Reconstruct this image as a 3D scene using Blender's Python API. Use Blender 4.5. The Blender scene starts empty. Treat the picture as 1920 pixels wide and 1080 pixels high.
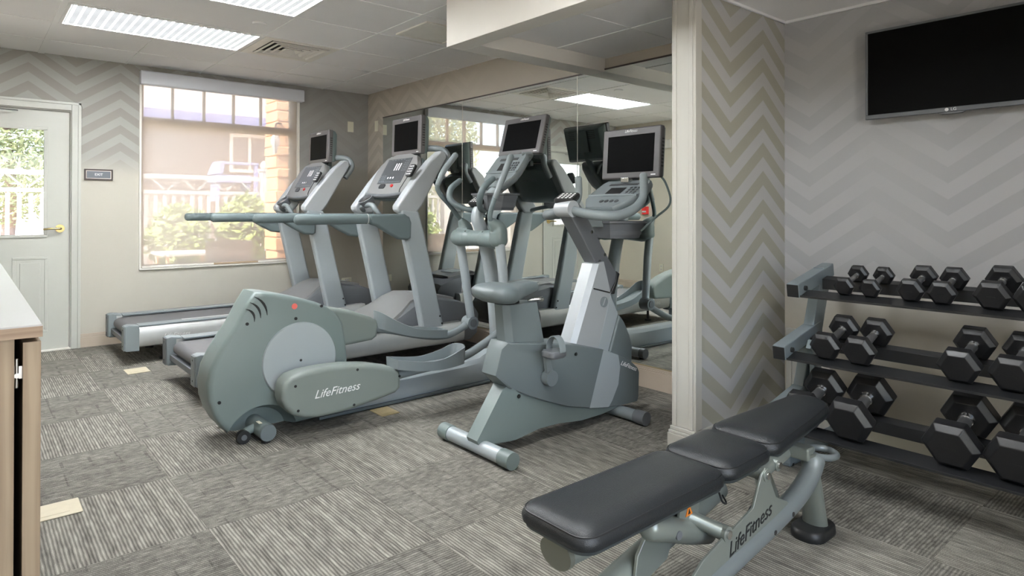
import bpy, bmesh, math, random
from mathutils import Vector, Matrix
random.seed(7)
SC = bpy.context.scene
COL = SC.collection
V = Vector

# ------------------------------------------------------------------ camera, world, sun, exposure
cam_d = bpy.data.cameras.new('camera')
cam = bpy.data.objects.new('camera', cam_d)
COL.objects.link(cam)
SC.camera = cam
yaw, pitch, roll = 0.7061, 0.0052, -0.0011
fw = V((math.sin(yaw) * math.cos(pitch), math.cos(yaw) * math.cos(pitch), math.sin(pitch)))
r0 = V((math.cos(yaw), -math.sin(yaw), 0))
d0 = fw.cross(r0)
rr = math.cos(roll) * r0 + math.sin(roll) * d0
dd = -math.sin(roll) * r0 + math.cos(roll) * d0
cm = Matrix(((rr.x, -dd.x, -fw.x), (rr.y, -dd.y, -fw.y), (rr.z, -dd.z, -fw.z))).to_4x4()
cm.translation = (0, 0, 1.2)
cam.matrix_world = cm
cam_d.sensor_width = 36
cam_d.lens = 1205.97 / 1920 * 36
cam_d.shift_y = -(540 - 386.83) / 1920
cam_d.clip_start = 0.05
cam_d.clip_end = 200

world = bpy.data.worlds.new('sky')
SC.world = world
world.use_nodes = True
wn = world.node_tree
wn.nodes.clear()
sky = wn.nodes.new('ShaderNodeTexSky')
sky.sky_type = 'NISHITA'
sky.sun_disc = False
sky.sun_elevation = math.radians(48)
sky.sun_rotation = math.radians(200)
bg = wn.nodes.new('ShaderNodeBackground')
bg.inputs['Strength'].default_value = 0.75
wo = wn.nodes.new('ShaderNodeOutputWorld')
wn.links.new(sky.outputs[0], bg.inputs['Color'])
wn.links.new(bg.outputs[0], wo.inputs['Surface'])

sun_d = bpy.data.lights.new('sun', 'SUN')
sun_d.energy = 17.0
sun_d.angle = math.radians(0.6)
sun_d.color = (1.0, 0.94, 0.86)
sun = bpy.data.objects.new('sun', sun_d)
sun.rotation_euler = V((0.66, 0.20, -0.72)).to_track_quat('-Z', 'Y').to_euler()
sun.location = (0, 0, 12)
COL.objects.link(sun)

LAMP_FRONT = 66.0      # the two fittings in view
LAMP_FILL = 48.0      # added fittings out of view, to lift the room light
vs = SC.view_settings
vs.view_transform = 'Standard'
vs.look = 'None'
vs.exposure = 0.60
vs.gamma = 1.0
vs.use_curve_mapping = False
SC.cycles.max_bounces = 14
SC.cycles.diffuse_bounces = 6
SC.cycles.glossy_bounces = 8
SC.cycles.transparent_max_bounces = 24
SC.cycles.sample_clamp_indirect = 6.0
SC.cycles.caustics_reflective = False

# ------------------------------------------------------------------ materials
def lin(c):
    c = c / 255.0
    return c / 12.92 if c <= 0.04045 else ((c + 0.055) / 1.055) ** 2.4

def rgb(r, g, b):
    return (lin(r), lin(g), lin(b), 1.0)

class NT:
    def __init__(self, name):
        self.m = bpy.data.materials.new(name)
        self.m.use_nodes = True
        self.t = self.m.node_tree
        self.bsdf = self.t.nodes['Principled BSDF']
        self.out = self.t.nodes['Material Output']
    def n(self, typ, **kw):
        nd = self.t.nodes.new(typ)
        for k, v in kw.items():
            if k in nd.inputs.keys() if isinstance(k, str) else False:
                nd.inputs[k].default_value = v
            else:
                setattr(nd, k, v)
        return nd
    def l(self, a, b):
        self.t.links.new(a, b)
    def math(self, op, a, b=None, c=None):
        nd = self.t.nodes.new('ShaderNodeMath')
        nd.operation = op
        for i, x in enumerate((a, b, c)):
            if x is None:
                continue
            if isinstance(x, (int, float)):
                nd.inputs[i].default_value = x
            else:
                self.l(x, nd.inputs[i])
        return nd.outputs[0]
    def mix(self, f, a, b):
        nd = self.t.nodes.new('ShaderNodeMix')
        nd.data_type = 'RGBA'
        for s, x in ((nd.inputs[0], f), (nd.inputs[6], a), (nd.inputs[7], b)):
            if isinstance(x, (int, float, tuple)):
                s.default_value = x
            else:
                self.l(x, s)
        return nd.outputs[2]

def plain(name, c, rough=0.5, metal=0.0, var=0.04, scale=9.0, bump=0.0, bscale=200.0, spec=0.5, coat=0.0):
    t = NT(name)
    b = t.bsdf
    col = rgb(*c)
    tc = t.n('ShaderNodeTexCoord')
    nz = t.n('ShaderNodeTexNoise')
    nz.inputs['Scale'].default_value = scale
    nz.inputs['Detail'].default_value = 4
    t.l(tc.outputs['Object'], nz.inputs['Vector'])
    lo = tuple(x * (1 - var * 2) for x in col[:3]) + (1,)
    hi = tuple(min(1, x * (1 + var * 2)) for x in col[:3]) + (1,)
    t.l(t.mix(nz.outputs['Fac'], lo, hi), b.inputs['Base Color'])
    b.inputs['Roughness'].default_value = rough
    b.inputs['Metallic'].default_value = metal
    b.inputs['Specular IOR Level'].default_value = spec
    b.inputs['Coat Weight'].default_value = coat
    if bump:
        n2 = t.n('ShaderNodeTexNoise')
        n2.inputs['Scale'].default_value = bscale
        t.l(tc.outputs['Object'], n2.inputs['Vector'])
        bp = t.n('ShaderNodeBump')
        bp.inputs['Strength'].default_value = bump
        bp.inputs['Distance'].default_value = 0.002
        t.l(n2.outputs['Fac'], bp.inputs['Height'])
        t.l(bp.outputs[0], b.inputs['Normal'])
    return t.m

def wallpaper(name, axis, phase, zphase, light, dark, base, fade_lo, fade_hi, patchy, amin=None, field=None):
    """printed chevrons: axis 0 along X, 1 along Y; valley (phase) and the height of a light stripe there"""
    t = NT(name)
    g = t.n('ShaderNodeNewGeometry')
    sp = t.n('ShaderNodeSeparateXYZ')
    t.l(g.outputs['Position'], sp.inputs[0])
    a = sp.outputs[axis]
    z = sp.outputs[2]
    P, S, H = 0.665, 0.156, 0.232
    q = t.math('MULTIPLY', t.math('SUBTRACT', a, phase), 1 / P)
    tri = t.math('ABSOLUTE', t.math('SUBTRACT', t.math('FRACT', t.math('ADD', q, 0.5)), 0.5))   # 0 at valley, .5 at peak
    hh = t.math('SUBTRACT', t.math('SUBTRACT', z, zphase), t.math('MULTIPLY', tri, 2 * H))
    fr = t.math('FRACT', t.math('ADD', t.math('MULTIPLY', hh, 1 / S), 0.25 + 40))
    st = t.n('ShaderNodeMapRange')
    st.interpolation_type = 'SMOOTHSTEP'
    st.inputs['From Min'].default_value = 0.22
    st.inputs['From Max'].default_value = 0.28
    t.l(t.math('ABSOLUTE', t.math('SUBTRACT', fr, 0.25)), st.inputs['Value'])
    # light stripe where |fr-.25| < .25
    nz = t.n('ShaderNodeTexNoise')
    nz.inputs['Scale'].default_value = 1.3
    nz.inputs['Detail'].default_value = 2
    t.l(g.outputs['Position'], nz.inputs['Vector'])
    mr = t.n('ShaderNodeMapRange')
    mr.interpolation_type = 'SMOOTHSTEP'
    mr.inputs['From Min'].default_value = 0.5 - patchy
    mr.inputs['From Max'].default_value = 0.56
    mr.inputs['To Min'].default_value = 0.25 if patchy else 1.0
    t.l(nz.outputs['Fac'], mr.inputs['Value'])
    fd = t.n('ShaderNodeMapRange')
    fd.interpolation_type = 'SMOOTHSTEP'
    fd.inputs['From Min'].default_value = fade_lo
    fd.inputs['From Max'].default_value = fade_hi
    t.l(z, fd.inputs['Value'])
    k = t.math('MULTIPLY', mr.outputs[0], fd.outputs[0])  # stripe fade by height and noise: gloss sheen painted into the colour
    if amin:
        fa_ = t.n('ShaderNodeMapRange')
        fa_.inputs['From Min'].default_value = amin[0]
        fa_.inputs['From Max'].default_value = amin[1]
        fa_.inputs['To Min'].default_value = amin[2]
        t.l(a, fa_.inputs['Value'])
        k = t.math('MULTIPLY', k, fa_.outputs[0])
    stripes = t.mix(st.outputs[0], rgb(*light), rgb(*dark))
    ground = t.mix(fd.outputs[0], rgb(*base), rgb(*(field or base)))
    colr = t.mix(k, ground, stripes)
    n3 = t.n('ShaderNodeTexNoise')
    n3.inputs['Scale'].default_value = 4.0
    n3.inputs['Detail'].default_value = 5
    t.l(g.outputs['Position'], n3.inputs['Vector'])
    colr = t.mix(t.math('MULTIPLY', n3.outputs['Fac'], 0.10), colr, rgb(150, 142, 130))
    t.l(colr, t.bsdf.inputs['Base Color'])
    t.bsdf.inputs['Roughness'].default_value = 0.62
    t.bsdf.inputs['Specular IOR Level'].default_value = 0.3
    n4 = t.n('ShaderNodeTexNoise')
    n4.inputs['Scale'].default_value = 260
    t.l(g.outputs['Position'], n4.inputs['Vector'])
    bp = t.n('ShaderNodeBump')
    bp.inputs['Strength'].default_value = 0.12
    bp.inputs['Distance'].default_value = 0.001
    t.l(n4.outputs['Fac'], bp.inputs['Height'])
    t.l(bp.outputs[0], t.bsdf.inputs['Normal'])
    return t.m

def carpet_mat(name, blocky):
    t = NT(name)
    tc = t.n('ShaderNodeTexCoord')
    oi = t.n('ShaderNodeObjectInfo')
    mp = t.n('ShaderNodeVectorMath', operation='ADD')
    cx = t.n('ShaderNodeCombineXYZ')
    t.l(t.math('MULTIPLY', oi.outputs['Random'], 37.0), cx.inputs[0])
    t.l(t.math('MULTIPLY', oi.outputs['Random'], 91.0), cx.inputs[1])
    t.l(tc.outputs['Object'], mp.inputs[0])
    t.l(cx.outputs[0], mp.inputs[1])
    sx = t.n('ShaderNodeSeparateXYZ')
    t.l(mp.outputs[0], sx.inputs[0])
    lx, ly = sx.outputs[0], sx.outputs[1]
    def noise(vx, vy, det=1.0):
        c = t.n('ShaderNodeCombineXYZ')
        t.l(vx, c.inputs[0])
        t.l(vy, c.inputs[1])
        nz = t.n('ShaderNodeTexNoise')
        nz.noise_dimensions = '2D'
        nz.inputs['Scale'].default_value = 1.0
        nz.inputs['Detail'].default_value = det
        t.l(c.outputs[0], nz.inputs['Vector'])
        return nz.outputs['Fac']
    def white(vx, vy):
        c = t.n('ShaderNodeCombineXYZ')
        t.l(vx, c.inputs[0])
        t.l(vy, c.inputs[1])
        w_ = t.n('ShaderNodeTexWhiteNoise')
        w_.noise_dimensions = '2D'
        t.l(c.outputs[0], w_.inputs['Vector'])
        return w_.outputs['Value']
    PITCH = 0.0122
    wob = noise(t.math('MULTIPLY', lx, 20), t.math('MULTIPLY', ly, 9))
    u = t.math('ADD', t.math('MULTIPLY', lx, 1 / PITCH), t.math('MULTIPLY', wob, 0.35))
    rib = t.math('MULTIPLY_ADD', t.math('COSINE', t.math('MULTIPLY', u, 2 * math.pi)), 0.5, 0.5)
    idx = t.math('FLOOR', t.math('ADD', u, 0.5))
    r1 = white(idx, t.math('FLOOR', t.math('MULTIPLY', ly, 0.02)))
    al = noise(t.math('MULTIPLY', idx, 7.31), t.math('MULTIPLY', ly, 12.0 if not blocky else 26.0))
    spk = noise(t.math('MULTIPLY', lx, 430), t.math('MULTIPLY', ly, 300), 2.0)
    rk = 0.34 if not blocky else 0.24
    f = t.math('ADD', t.math('MULTIPLY', rib, rk), t.math('MULTIPLY', r1, 0.15 if not blocky else 0.10))
    f = t.math('ADD', f, t.math('MULTIPLY', al, 0.46))
    f = t.math('ADD', f, t.math('MULTIPLY', t.math('SUBTRACT', spk, 0.5), 0.75))
    if blocky:
        bk_ = white(t.math('FLOOR', t.math('MULTIPLY', idx, 1 / 7.0)), t.math('FLOOR', t.math('MULTIPLY', ly, 9.0)))
        f = t.math('ADD', f, t.math('MULTIPLY', t.math('SUBTRACT', bk_, 0.35), 0.07))
        ck = t.math('ABSOLUTE', t.math('SUBTRACT', t.math('FRACT', t.math('MULTIPLY', ly, 9.0)), 0.5))
        f = t.math('SUBTRACT', f, t.math('MULTIPLY', t.math('MULTIPLY', t.math('GREATER_THAN', ck, 0.44), t.math('GREATER_THAN', bk_, 0.62)), 0.13))
    f = t.math('ADD', f, t.math('MULTIPLY', t.math('SUBTRACT', oi.outputs['Random'], 0.5), 0.06))
    cr = t.n('ShaderNodeValToRGB')
    e = cr.color_ramp.elements
    e[0].position = 0.10
    e[0].color = rgb(68, 66, 61)
    e[1].position = 0.92
    e[1].color = rgb(180, 176, 165)
    k = e.new(0.50)
    k.color = rgb(124, 121, 114)
    t.l(f, cr.inputs[0])
    t.l(cr.outputs[0], t.bsdf.inputs['Base Color'])
    t.bsdf.inputs['Roughness'].default_value = 0.95
    t.bsdf.inputs['Specular IOR Level'].default_value = 0.1
    bp = t.n('ShaderNodeBump')
    bp.inputs['Strength'].default_value = 0.6
    bp.inputs['Distance'].default_value = 0.004
    t.l(f, bp.inputs['Height'])
    t.l(bp.outputs[0], t.bsdf.inputs['Normal'])
    return t.m

def wood_mat(name, a, b, vertical=True):
    t = NT(name)
    tc = t.n('ShaderNodeTexCoord')
    m = t.n('ShaderNodeMapping')
    m.inputs['Scale'].default_value = (38, 38, 1.6) if vertical else (2.0, 2.0, 60)
    t.l(tc.outputs['Object'], m.inputs['Vector'])
    nz = t.n('ShaderNodeTexNoise')
    nz.inputs['Scale'].default_value = 1.0
    nz.inputs['Detail'].default_value = 6
    nz.inputs['Distortion'].default_value = 0.6
    t.l(m.outputs[0], nz.inputs['Vector'])
    cr = t.n('ShaderNodeValToRGB')
    cr.color_ramp.elements[0].position = 0.33
    cr.color_ramp.elements[0].color = rgb(*a)
    cr.color_ramp.elements[1].position = 0.68
    cr.color_ramp.elements[1].color = rgb(*b)
    t.l(nz.outputs['Fac'], cr.inputs[0])
    t.l(cr.outputs[0], t.bsdf.inputs['Base Color'])
    t.bsdf.inputs['Roughness'].default_value = 0.5
    return t.m

def lamp_mat(name, strength):
    t = NT(name)
    t.t.nodes.remove(t.bsdf)
    tc = t.n('ShaderNodeTexCoord')
    sp = t.n('ShaderNodeSeparateXYZ')
    t.l(tc.outputs['Object'], sp.inputs[0])
    w1 = t.math('FRACT', t.math('MULTIPLY', sp.outputs[0], 1 / 0.052))
    w2 = t.math('FRACT', t.math('MULTIPLY', sp.outputs[1], 1 / 0.0265))
    barx = t.math('LESS_THAN', w1, 0.30)
    bary = t.math('LESS_THAN', w2, 0.22)
    tb = t.math('COSINE', t.math('MULTIPLY', sp.outputs[1], 2 * math.pi / 0.30))
    f = t.math('MAXIMUM', barx, t.math('MULTIPLY', bary, 0.7 / strength))
    f = t.math('MULTIPLY', f, t.math('MULTIPLY_ADD', tb, -0.15, 1.0))
    f = t.math('MAXIMUM', f, 0.52 / strength)
    em = t.n('ShaderNodeEmission')
    em.inputs['Color'].default_value = (0.955, 0.985, 1.0, 1)
    t.l(t.math('MULTIPLY', f, strength), em.inputs['Strength'])
    t.l(em.outputs[0], t.out.inputs['Surface'])
    return t.m

def glass_mat(name, tint=(1, 1, 1, 1)):
    t = NT(name)
    t.t.nodes.remove(t.bsdf)
    tr = t.n('ShaderNodeBsdfTransparent')
    tr.inputs[0].default_value = tint
    gl = t.n('ShaderNodeBsdfGlossy')
    gl.inputs['Roughness'].default_value = 0.02
    fr = t.n('ShaderNodeFresnel')
    fr.inputs[0].default_value = 1.35
    mx = t.n('ShaderNodeMixShader')
    t.l(fr.outputs[0], mx.inputs[0])
    t.l(tr.outputs[0], mx.inputs[1])
    t.l(gl.outputs[0], mx.inputs[2])
    t.l(mx.outputs[0], t.out.inputs['Surface'])
    return t.m

def shade_mat(name):
    t = NT(name)
    t.t.nodes.remove(t.bsdf)
    tr = t.n('ShaderNodeBsdfTransparent')
    tr.inputs[0].default_value = (1.0, 0.95, 0.90, 1)
    tl = t.n('ShaderNodeBsdfTranslucent')
    tl.inputs[0].default_value = rgb(238, 226, 214)
    df = t.n('ShaderNodeBsdfDiffuse')
    df.inputs[0].default_value = rgb(214, 204, 194)
    m1 = t.n('ShaderNodeMixShader')
    m1.inputs[0].default_value = 0.5
    t.l(tl.outputs[0], m1.inputs[1])
    t.l(df.outputs[0], m1.inputs[2])
    m2 = t.n('ShaderNodeMixShader')
    m2.inputs[0].default_value = 0.72
    t.l(tr.outputs[0], m2.inputs[1])
    t.l(m1.outputs[0], m2.inputs[2])
    t.l(m2.outputs[0], t.out.inputs['Surface'])
    return t.m

M = {}
M['housing'] = plain('slate_plastic', (114, 126, 125), 0.42, var=0.02, scale=5, bump=0.05, bscale=500)
M['housing2'] = plain('slate_plastic_dark', (103, 112, 114), 0.45, var=0.02, scale=5, bump=0.05, bscale=500)
M['cover'] = plain('olive_slate_plastic', (124, 132, 128), 0.45, var=0.02, scale=5)
M['disc'] = plain('pale_grey_disc', (160, 168, 171), 0.4, var=0.01, scale=4)
M['paint'] = plain('silver_paint', (166, 174, 178), 0.36, metal=0.12, var=0.02, scale=8)
M['paint2'] = plain('pale_silver_paint', (168, 172, 175), 0.36, metal=0.1, var=0.02, scale=8)
M['alu'] = plain('brushed_rail', (196, 198, 197), 0.34, metal=0.45, var=0.03, scale=14)
M['grip'] = plain('grey_rubber_grip', (98, 110, 112), 0.5, var=0.02)
M['plast'] = plain('grey_plastic', (124, 132, 135), 0.45, var=0.02)
M['plast_d'] = plain('dark_grey_plastic', (98, 101, 105), 0.45, var=0.02)
M['bezel'] = plain('warm_grey_bezel', (92, 89, 90), 0.4, var=0.01)
M['shell'] = plain('deep_green_grey_shell', (108, 122, 122), 0.4, var=0.02)
M['cons'] = plain('console_grey', (122, 122, 122), 0.45, var=0.02)
M['panel'] = plain('dark_display', (70, 72, 75), 0.35, var=0.05, scale=30)
M['screen'] = plain('black_screen', (6, 6, 7), 0.5, var=0.0, spec=0.04)
M['tvscreen'] = plain('tv_screen', (10, 10, 10), 0.5, var=0.0, spec=0.06)
M['black'] = plain('black_plastic', (30, 31, 32), 0.45)
M['rackblack'] = plain('black_steel', (28, 29, 31), 0.42, var=0.06, scale=40)
M['rubber'] = plain('black_rubber', (27, 27, 29), 0.34, var=0.08, scale=22, bump=0.15, bscale=300)
M['belt'] = plain('treadmill_belt', (98, 97, 99), 0.6, var=0.05, scale=40)
M['chrome'] = plain('chrome', (205, 205, 205), 0.22, metal=1.0, var=0.03)
M['steel'] = plain('knurled_steel', (160, 160, 162), 0.35, metal=0.9, var=0.06, scale=180)
M['rack'] = plain('rack_silver', (130, 141, 146), 0.36, metal=0.25, var=0.03)
M['bench'] = plain('bench_champagne', (134, 140, 134), 0.34, metal=0.4, var=0.03)
M['bench2'] = plain('bench_silver', (128, 135, 137), 0.34, metal=0.35, var=0.03)
M['olive'] = plain('olive_cap', (112, 114, 104), 0.45, metal=0.2, var=0.02)
M['vinyl'] = plain('black_vinyl', (31, 34, 37), 0.36, var=0.06, scale=14, bump=0.5, bscale=420)
M['padbase'] = plain('pad_tray', (62, 68, 70), 0.5)
M['white'] = plain('white_print', (235, 235, 235), 0.5, var=0.0)
M['blackprint'] = plain('black_print', (25, 26, 28), 0.5, var=0.0)
M['red'] = plain('red_plastic', (200, 42, 40), 0.4)
M['pink'] = plain('coral_mark', (226, 110, 100), 0.5, var=0.0)
M['orange'] = plain('orange_label', (226, 130, 40), 0.5, var=0.0)
M['trim'] = plain('cream_trim', (184, 182, 175), 0.4, var=0.01, scale=2)
M['doorw'] = plain('door_white', (188, 189, 182), 0.38, var=0.01, scale=2)
M['base'] = plain('taupe_baseboard', (186, 172, 156), 0.4, var=0.02, scale=3)
M['sand'] = plain('sand_baseboard', (184, 178, 160), 0.45, var=0.02, scale=3)
M['wplain'] = plain('beige_wall', (214, 206, 190), 0.65, var=0.015, scale=1.5, bump=0.08, bscale=240)
M['gyps'] = plain('ceiling_white', (243, 243, 244), 0.8, var=0.01, scale=2)
M['soffit'] = plain('soffit_paint', (226, 222, 214), 0.7, var=0.02, scale=2)
M['tile'] = plain('ceiling_tile', (246, 245, 244), 0.9, var=0.015, scale=3, bump=0.35, bscale=160)
M['rail'] = plain('ceiling_rail', (244, 244, 242), 0.5, var=0.0)
M['vent'] = plain('vent_cream', (240, 237, 228), 0.45)
M['dark'] = plain('duct_dark', (40, 38, 34), 0.8)
M['plate'] = plain('ivory_plate', (226, 222, 202), 0.4, var=0.0)
M['brass'] = plain('brass', (186, 168, 122), 0.25, metal=0.9, var=0.04)
M['mullion'] = plain('tan_frame', (168, 148, 122), 0.45)
M['fascia'] = plain('blind_fascia', (212, 214, 220), 0.45, var=0.0)
M['sill'] = plain('sill_white', (226, 222, 214), 0.4, var=0.01)
M['counter'] = plain('counter_top', (172, 171, 171), 0.35, var=0.02, scale=3)
M['wood'] = wood_mat('oak_panel', (132, 110, 88), (162, 142, 118))
M['woodh'] = wood_mat('oak_edge', (136, 112, 92), (166, 142, 118), False)
M['floorbase'] = plain('subfloor', (90, 88, 82), 0.9)
M['outlet'] = plain('almond_plate', (190, 180, 156), 0.45, var=0.05, scale=30)
M['brassplate'] = plain('worn_brass_plate', (150, 134, 98), 0.5, var=0.12, scale=30)
M['signframe'] = plain('sign_frame', (62, 52, 50), 0.45)
M['signface'] = plain('sign_face', (104, 108, 116), 0.45, var=0.0)
M['signrim'] = plain('sign_rim', (216, 206, 196), 0.45, var=0.0)
M['glass'] = glass_mat('window_glass')
M['shade'] = shade_mat('blind_fabric')
M['lampf'] = lamp_mat('lamp_lens_front', LAMP_FRONT)
M['lamp_fill'] = lamp_mat('lamp_lens_fill', LAMP_FILL)
M['carpA'] = carpet_mat('carpet_ribbed', False)
M['carpB'] = carpet_mat('carpet_blocky', True)
mt = NT('mirror_silver')
mt.bsdf.inputs['Base Color'].default_value = (0.90, 0.945, 0.92, 1)
mt.bsdf.inputs['Metallic'].default_value = 1.0
mt.bsdf.inputs['Roughness'].default_value = 0.0
M['mirror'] = mt.m
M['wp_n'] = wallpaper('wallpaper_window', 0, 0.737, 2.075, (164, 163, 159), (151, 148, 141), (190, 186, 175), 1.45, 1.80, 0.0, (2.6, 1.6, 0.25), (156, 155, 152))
M['wp_s'] = wallpaper('wallpaper_stub', 0, 3.022, 1.846, (176, 176, 177), (159, 157, 145), (178, 174, 164), 0.0, 0.15, 0.0)
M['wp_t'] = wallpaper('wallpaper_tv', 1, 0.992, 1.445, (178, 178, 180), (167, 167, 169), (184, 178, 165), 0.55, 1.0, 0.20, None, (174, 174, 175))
M['wp_e'] = wallpaper('wallpaper_mirror', 1, 6.10, 2.05, (190, 182, 170), (176, 168, 156), (184, 176, 164), -1, -0.5, 0.15, (4.6, 6.2, 0.15))
M['grass'] = plain('patio_ground', (222, 214, 202), 0.9, var=0.1, scale=3)
M['fence'] = plain('fence_white', (172, 169, 166), 0.6, var=0.01)
M['brick'] = plain('far_building', (112, 94, 84), 0.8, var=0.1, scale=2)
M['farwhite'] = plain('far_building_roof', (206, 190, 176), 0.8, var=0.03)
M['stone'] = plain('tan_stone', (206, 160, 122), 0.8, var=0.12, scale=4)
M['lavender'] = plain('blue_paint', (128, 128, 162), 0.6)
M['leaf'] = plain('leaf_green', (140, 158, 84), 0.7, var=0.25, scale=8)
M['leaf2'] = plain('tree_leaf', (150, 156, 116), 0.7, var=0.3, scale=6)

# ------------------------------------------------------------------ mesh helpers
def B():
    return bmesh.new()

def box(bm, x0, x1, y0, y1, z0, z1):
    vs_ = [bm.verts.new(p) for p in ((x0, y0, z0), (x1, y0, z0), (x1, y1, z0), (x0, y1, z0), (x0, y0, z1), (x1, y0, z1), (x1, y1, z1), (x0, y1, z1))]
    for f in ((0, 3, 2, 1), (4, 5, 6, 7), (0, 1, 5, 4), (1, 2, 6, 5), (2, 3, 7, 6), (3, 0, 4, 7)):
        bm.faces.new([vs_[i] for i in f])
    return bm

def mbox(bm, mat, du, dv, dn):
    """box of full sizes du,dv,dn centred on a matrix"""
    vs_ = [bm.verts.new(mat @ V((sx * du / 2, sy * dv / 2, sz * dn / 2))) for sz in (-1, 1) for sy, sx in ((-1, -1), (-1, 1), (1, 1), (1, -1))]
    for f in ((0, 3, 2, 1), (4, 5, 6, 7), (0, 1, 5, 4), (1, 2, 6, 5), (2, 3, 7, 6), (3, 0, 4, 7)):
        bm.faces.new([vs_[i] for i in f])
    return bm

def prism(bm, pts, y0, y1, plane='xz'):
    """outline pts extruded along the third axis"""
    def P(a, b, c):
        return {'xz': (a, c, b), 'yz': (c, a, b), 'xy': (a, b, c)}[plane]
    n = len(pts)
    A = [bm.verts.new(P(p[0], p[1], y0)) for p in pts]
    C = [bm.verts.new(P(p[0], p[1], y1)) for p in pts]
    bm.faces.new(A)
    bm.faces.new(C[::-1])
    for i in range(n):
        j = (i + 1) % n
        bm.faces.new((A[j], A[i], C[i], C[j]))
    return bm

def rings(bm, loops, cap=True, closed=False):
    """loft through a list of equal-length point loops"""
    L = [[bm.verts.new(p) for p in lp] for lp in loops]
    n = len(L[0])
    m = len(L)
    for i in range(m if closed else m - 1):
        a, b = L[i], L[(i + 1) % m]
        for k in range(n):
            j = (k + 1) % n
            bm.faces.new((a[k], a[j], b[j], b[k]))
    if cap and not closed:
        bm.faces.new(L[0][::-1])
        bm.faces.new(L[-1])
    return bm

def smooth_path(pts, sub=5, closed=False):
    P = [V(p) for p in pts]
    out = []
    n = len(P)
    rng = range(n if closed else n - 1)
    for i in rng:
        p0 = P[(i - 1) % n] if (closed or i > 0) else P[0] * 2 - P[1]
        p1, p2 = P[i], P[(i + 1) % n]
        p3 = P[(i + 2) % n] if (closed or i + 2 < n) else P[-1] * 2 - P[-2]
        for s in range(sub):
            t = s / sub
            out.append(0.5 * ((2 * p1) + (p2 - p0) * t + (2 * p0 - 5 * p1 + 4 * p2 - p3) * t * t + (3 * p1 - p0 - 3 * p2 + p3) * t ** 3))
    if not closed:
        out.append(P[-1])
    return out

def tube(bm, pts, r, n=14, sub=0, closed=False, up=None, r2=None, cap=True, dome=False):
    """round (or r x r2) tube along a path; r may be a list per input point"""
    k = len(pts)
    if sub:
        rad = None
        if isinstance(r, (list, tuple)):
            rad = []
            for i in range(k - 1):
                for s in range(sub):
                    rad.append(r[i] + (r[i + 1] - r[i]) * s / sub)
            rad.append(r[-1])
        P = smooth_path(pts, sub, closed)
        R = rad if rad else [r] * len(P)
    else:
        P = [V(p) for p in pts]
        R = list(r) if isinstance(r, (list, tuple)) else [r] * k
    if dome and not closed:
        d0_ = (P[0] - P[1]).normalized()
        d1_ = (P[-1] - P[-2]).normalized()
        rs, re = R[0], R[-1]
        P = [P[0] + d0_ * rs * 0.62, P[0] + d0_ * rs * 0.45] + P + [P[-1] + d1_ * re * 0.45, P[-1] + d1_ * re * 0.62]
        R = [rs * 0.35, rs * 0.75] + R + [re * 0.75, re * 0.35]
    m = len(P)
    T = []
    for i in range(m):
        a = P[(i - 1) % m] if (closed or i > 0) else P[i]
        b = P[(i + 1) % m] if (closed or i < m - 1) else P[i]
        T.append((b - a).normalized())
    if up is None:
        up = V((0, 0, 1)) if abs(T[0].z) < 0.9 else V((0, 1, 0))
    else:
        up = V(up)
    loops = []
    N = (up - T[0] * up.dot(T[0])).normalized()
    for i in range(m):
        N = (N - T[i] * N.dot(T[i])).normalized()
        Bn = T[i].cross(N)
        a1 = R[i]
        a2 = R[i] * (r2 / (r if not isinstance(r, (list, tuple)) else r[0])) if r2 else R[i]
        loops.append([P[i] + N * math.cos(2 * math.pi * q / n) * a1 + Bn * math.sin(2 * math.pi * q / n) * a2 for q in range(n)])
    return rings(bm, loops, cap=cap, closed=closed)

def ball(bm, c, rx, ry, rz, n=16):
    r = bmesh.ops.create_uvsphere(bm, u_segments=n, v_segments=n // 2 + 2, radius=1.0, matrix=Matrix.Translation(c) @ Matrix.Diagonal((rx, ry, rz, 1)))
    return bm

def basis(c, u, v):
    u = V(u).normalized()
    v = V(v).normalized()
    n = u.cross(v).normalized()
    v = n.cross(u).normalized()
    mm = Matrix(((u.x, v.x, n.x), (u.y, v.y, n.y), (u.z, v.z, n.z))).to_4x4()
    mm.translation = V(c)
    return mm

def rootof(o):
    while o.parent:
        o = o.parent
    return o

def obj(name, bm, mat, parent=None, bevel=0.0, seg=2, angle=38, smooth=True):
    bmesh.ops.recalc_face_normals(bm, faces=bm.faces[:])
    if parent is not None:
        off = rootof(parent).location
        if off.length > 0:
            bmesh.ops.translate(bm, verts=bm.verts[:], vec=-off)
    me = bpy.data.meshes.new(name)
    bm.to_mesh(me)
    bm.free()
    me.materials.append(M[mat] if isinstance(mat, str) else mat)
    o = bpy.data.objects.new(name, me)
    COL.objects.link(o)
    if parent is not None:
        o.parent = parent
    if smooth:
        me.polygons.foreach_set('use_smooth', [True] * len(me.polygons))
        if bevel:
            md = o.modifiers.new('bevel', 'BEVEL')
            md.width = bevel
            md.segments = seg
            md.limit_method = 'ANGLE'
            md.angle_limit = math.radians(angle)
            md.harden_normals = True
            md.use_clamp_overlap = True
        else:
            me.set_sharp_from_angle(angle=math.radians(angle))
    return o

def thing(name, label, cat, loc, group=None):
    o = bpy.data.objects.new(name, None)
    o.empty_display_size = 0.1
    COL.objects.link(o)
    o.location = loc
    o['label'] = label
    o['category'] = cat
    if group:
        o['group'] = group
    return o

def tag(o, label, cat, group=None):
    o['label'] = label
    o['category'] = cat
    if group:
        o['group'] = group
    return o

def struct(o):
    o['kind'] = 'structure'
    return o

def part_label(o, s):
    o['label'] = s
    return o

def dup_tree(o, parent=None):
    c = o.copy()
    COL.objects.link(c)
    if parent is not None:
        c.parent = parent
    for ch in list(o.children):
        dup_tree(ch, c)
    return c

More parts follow.
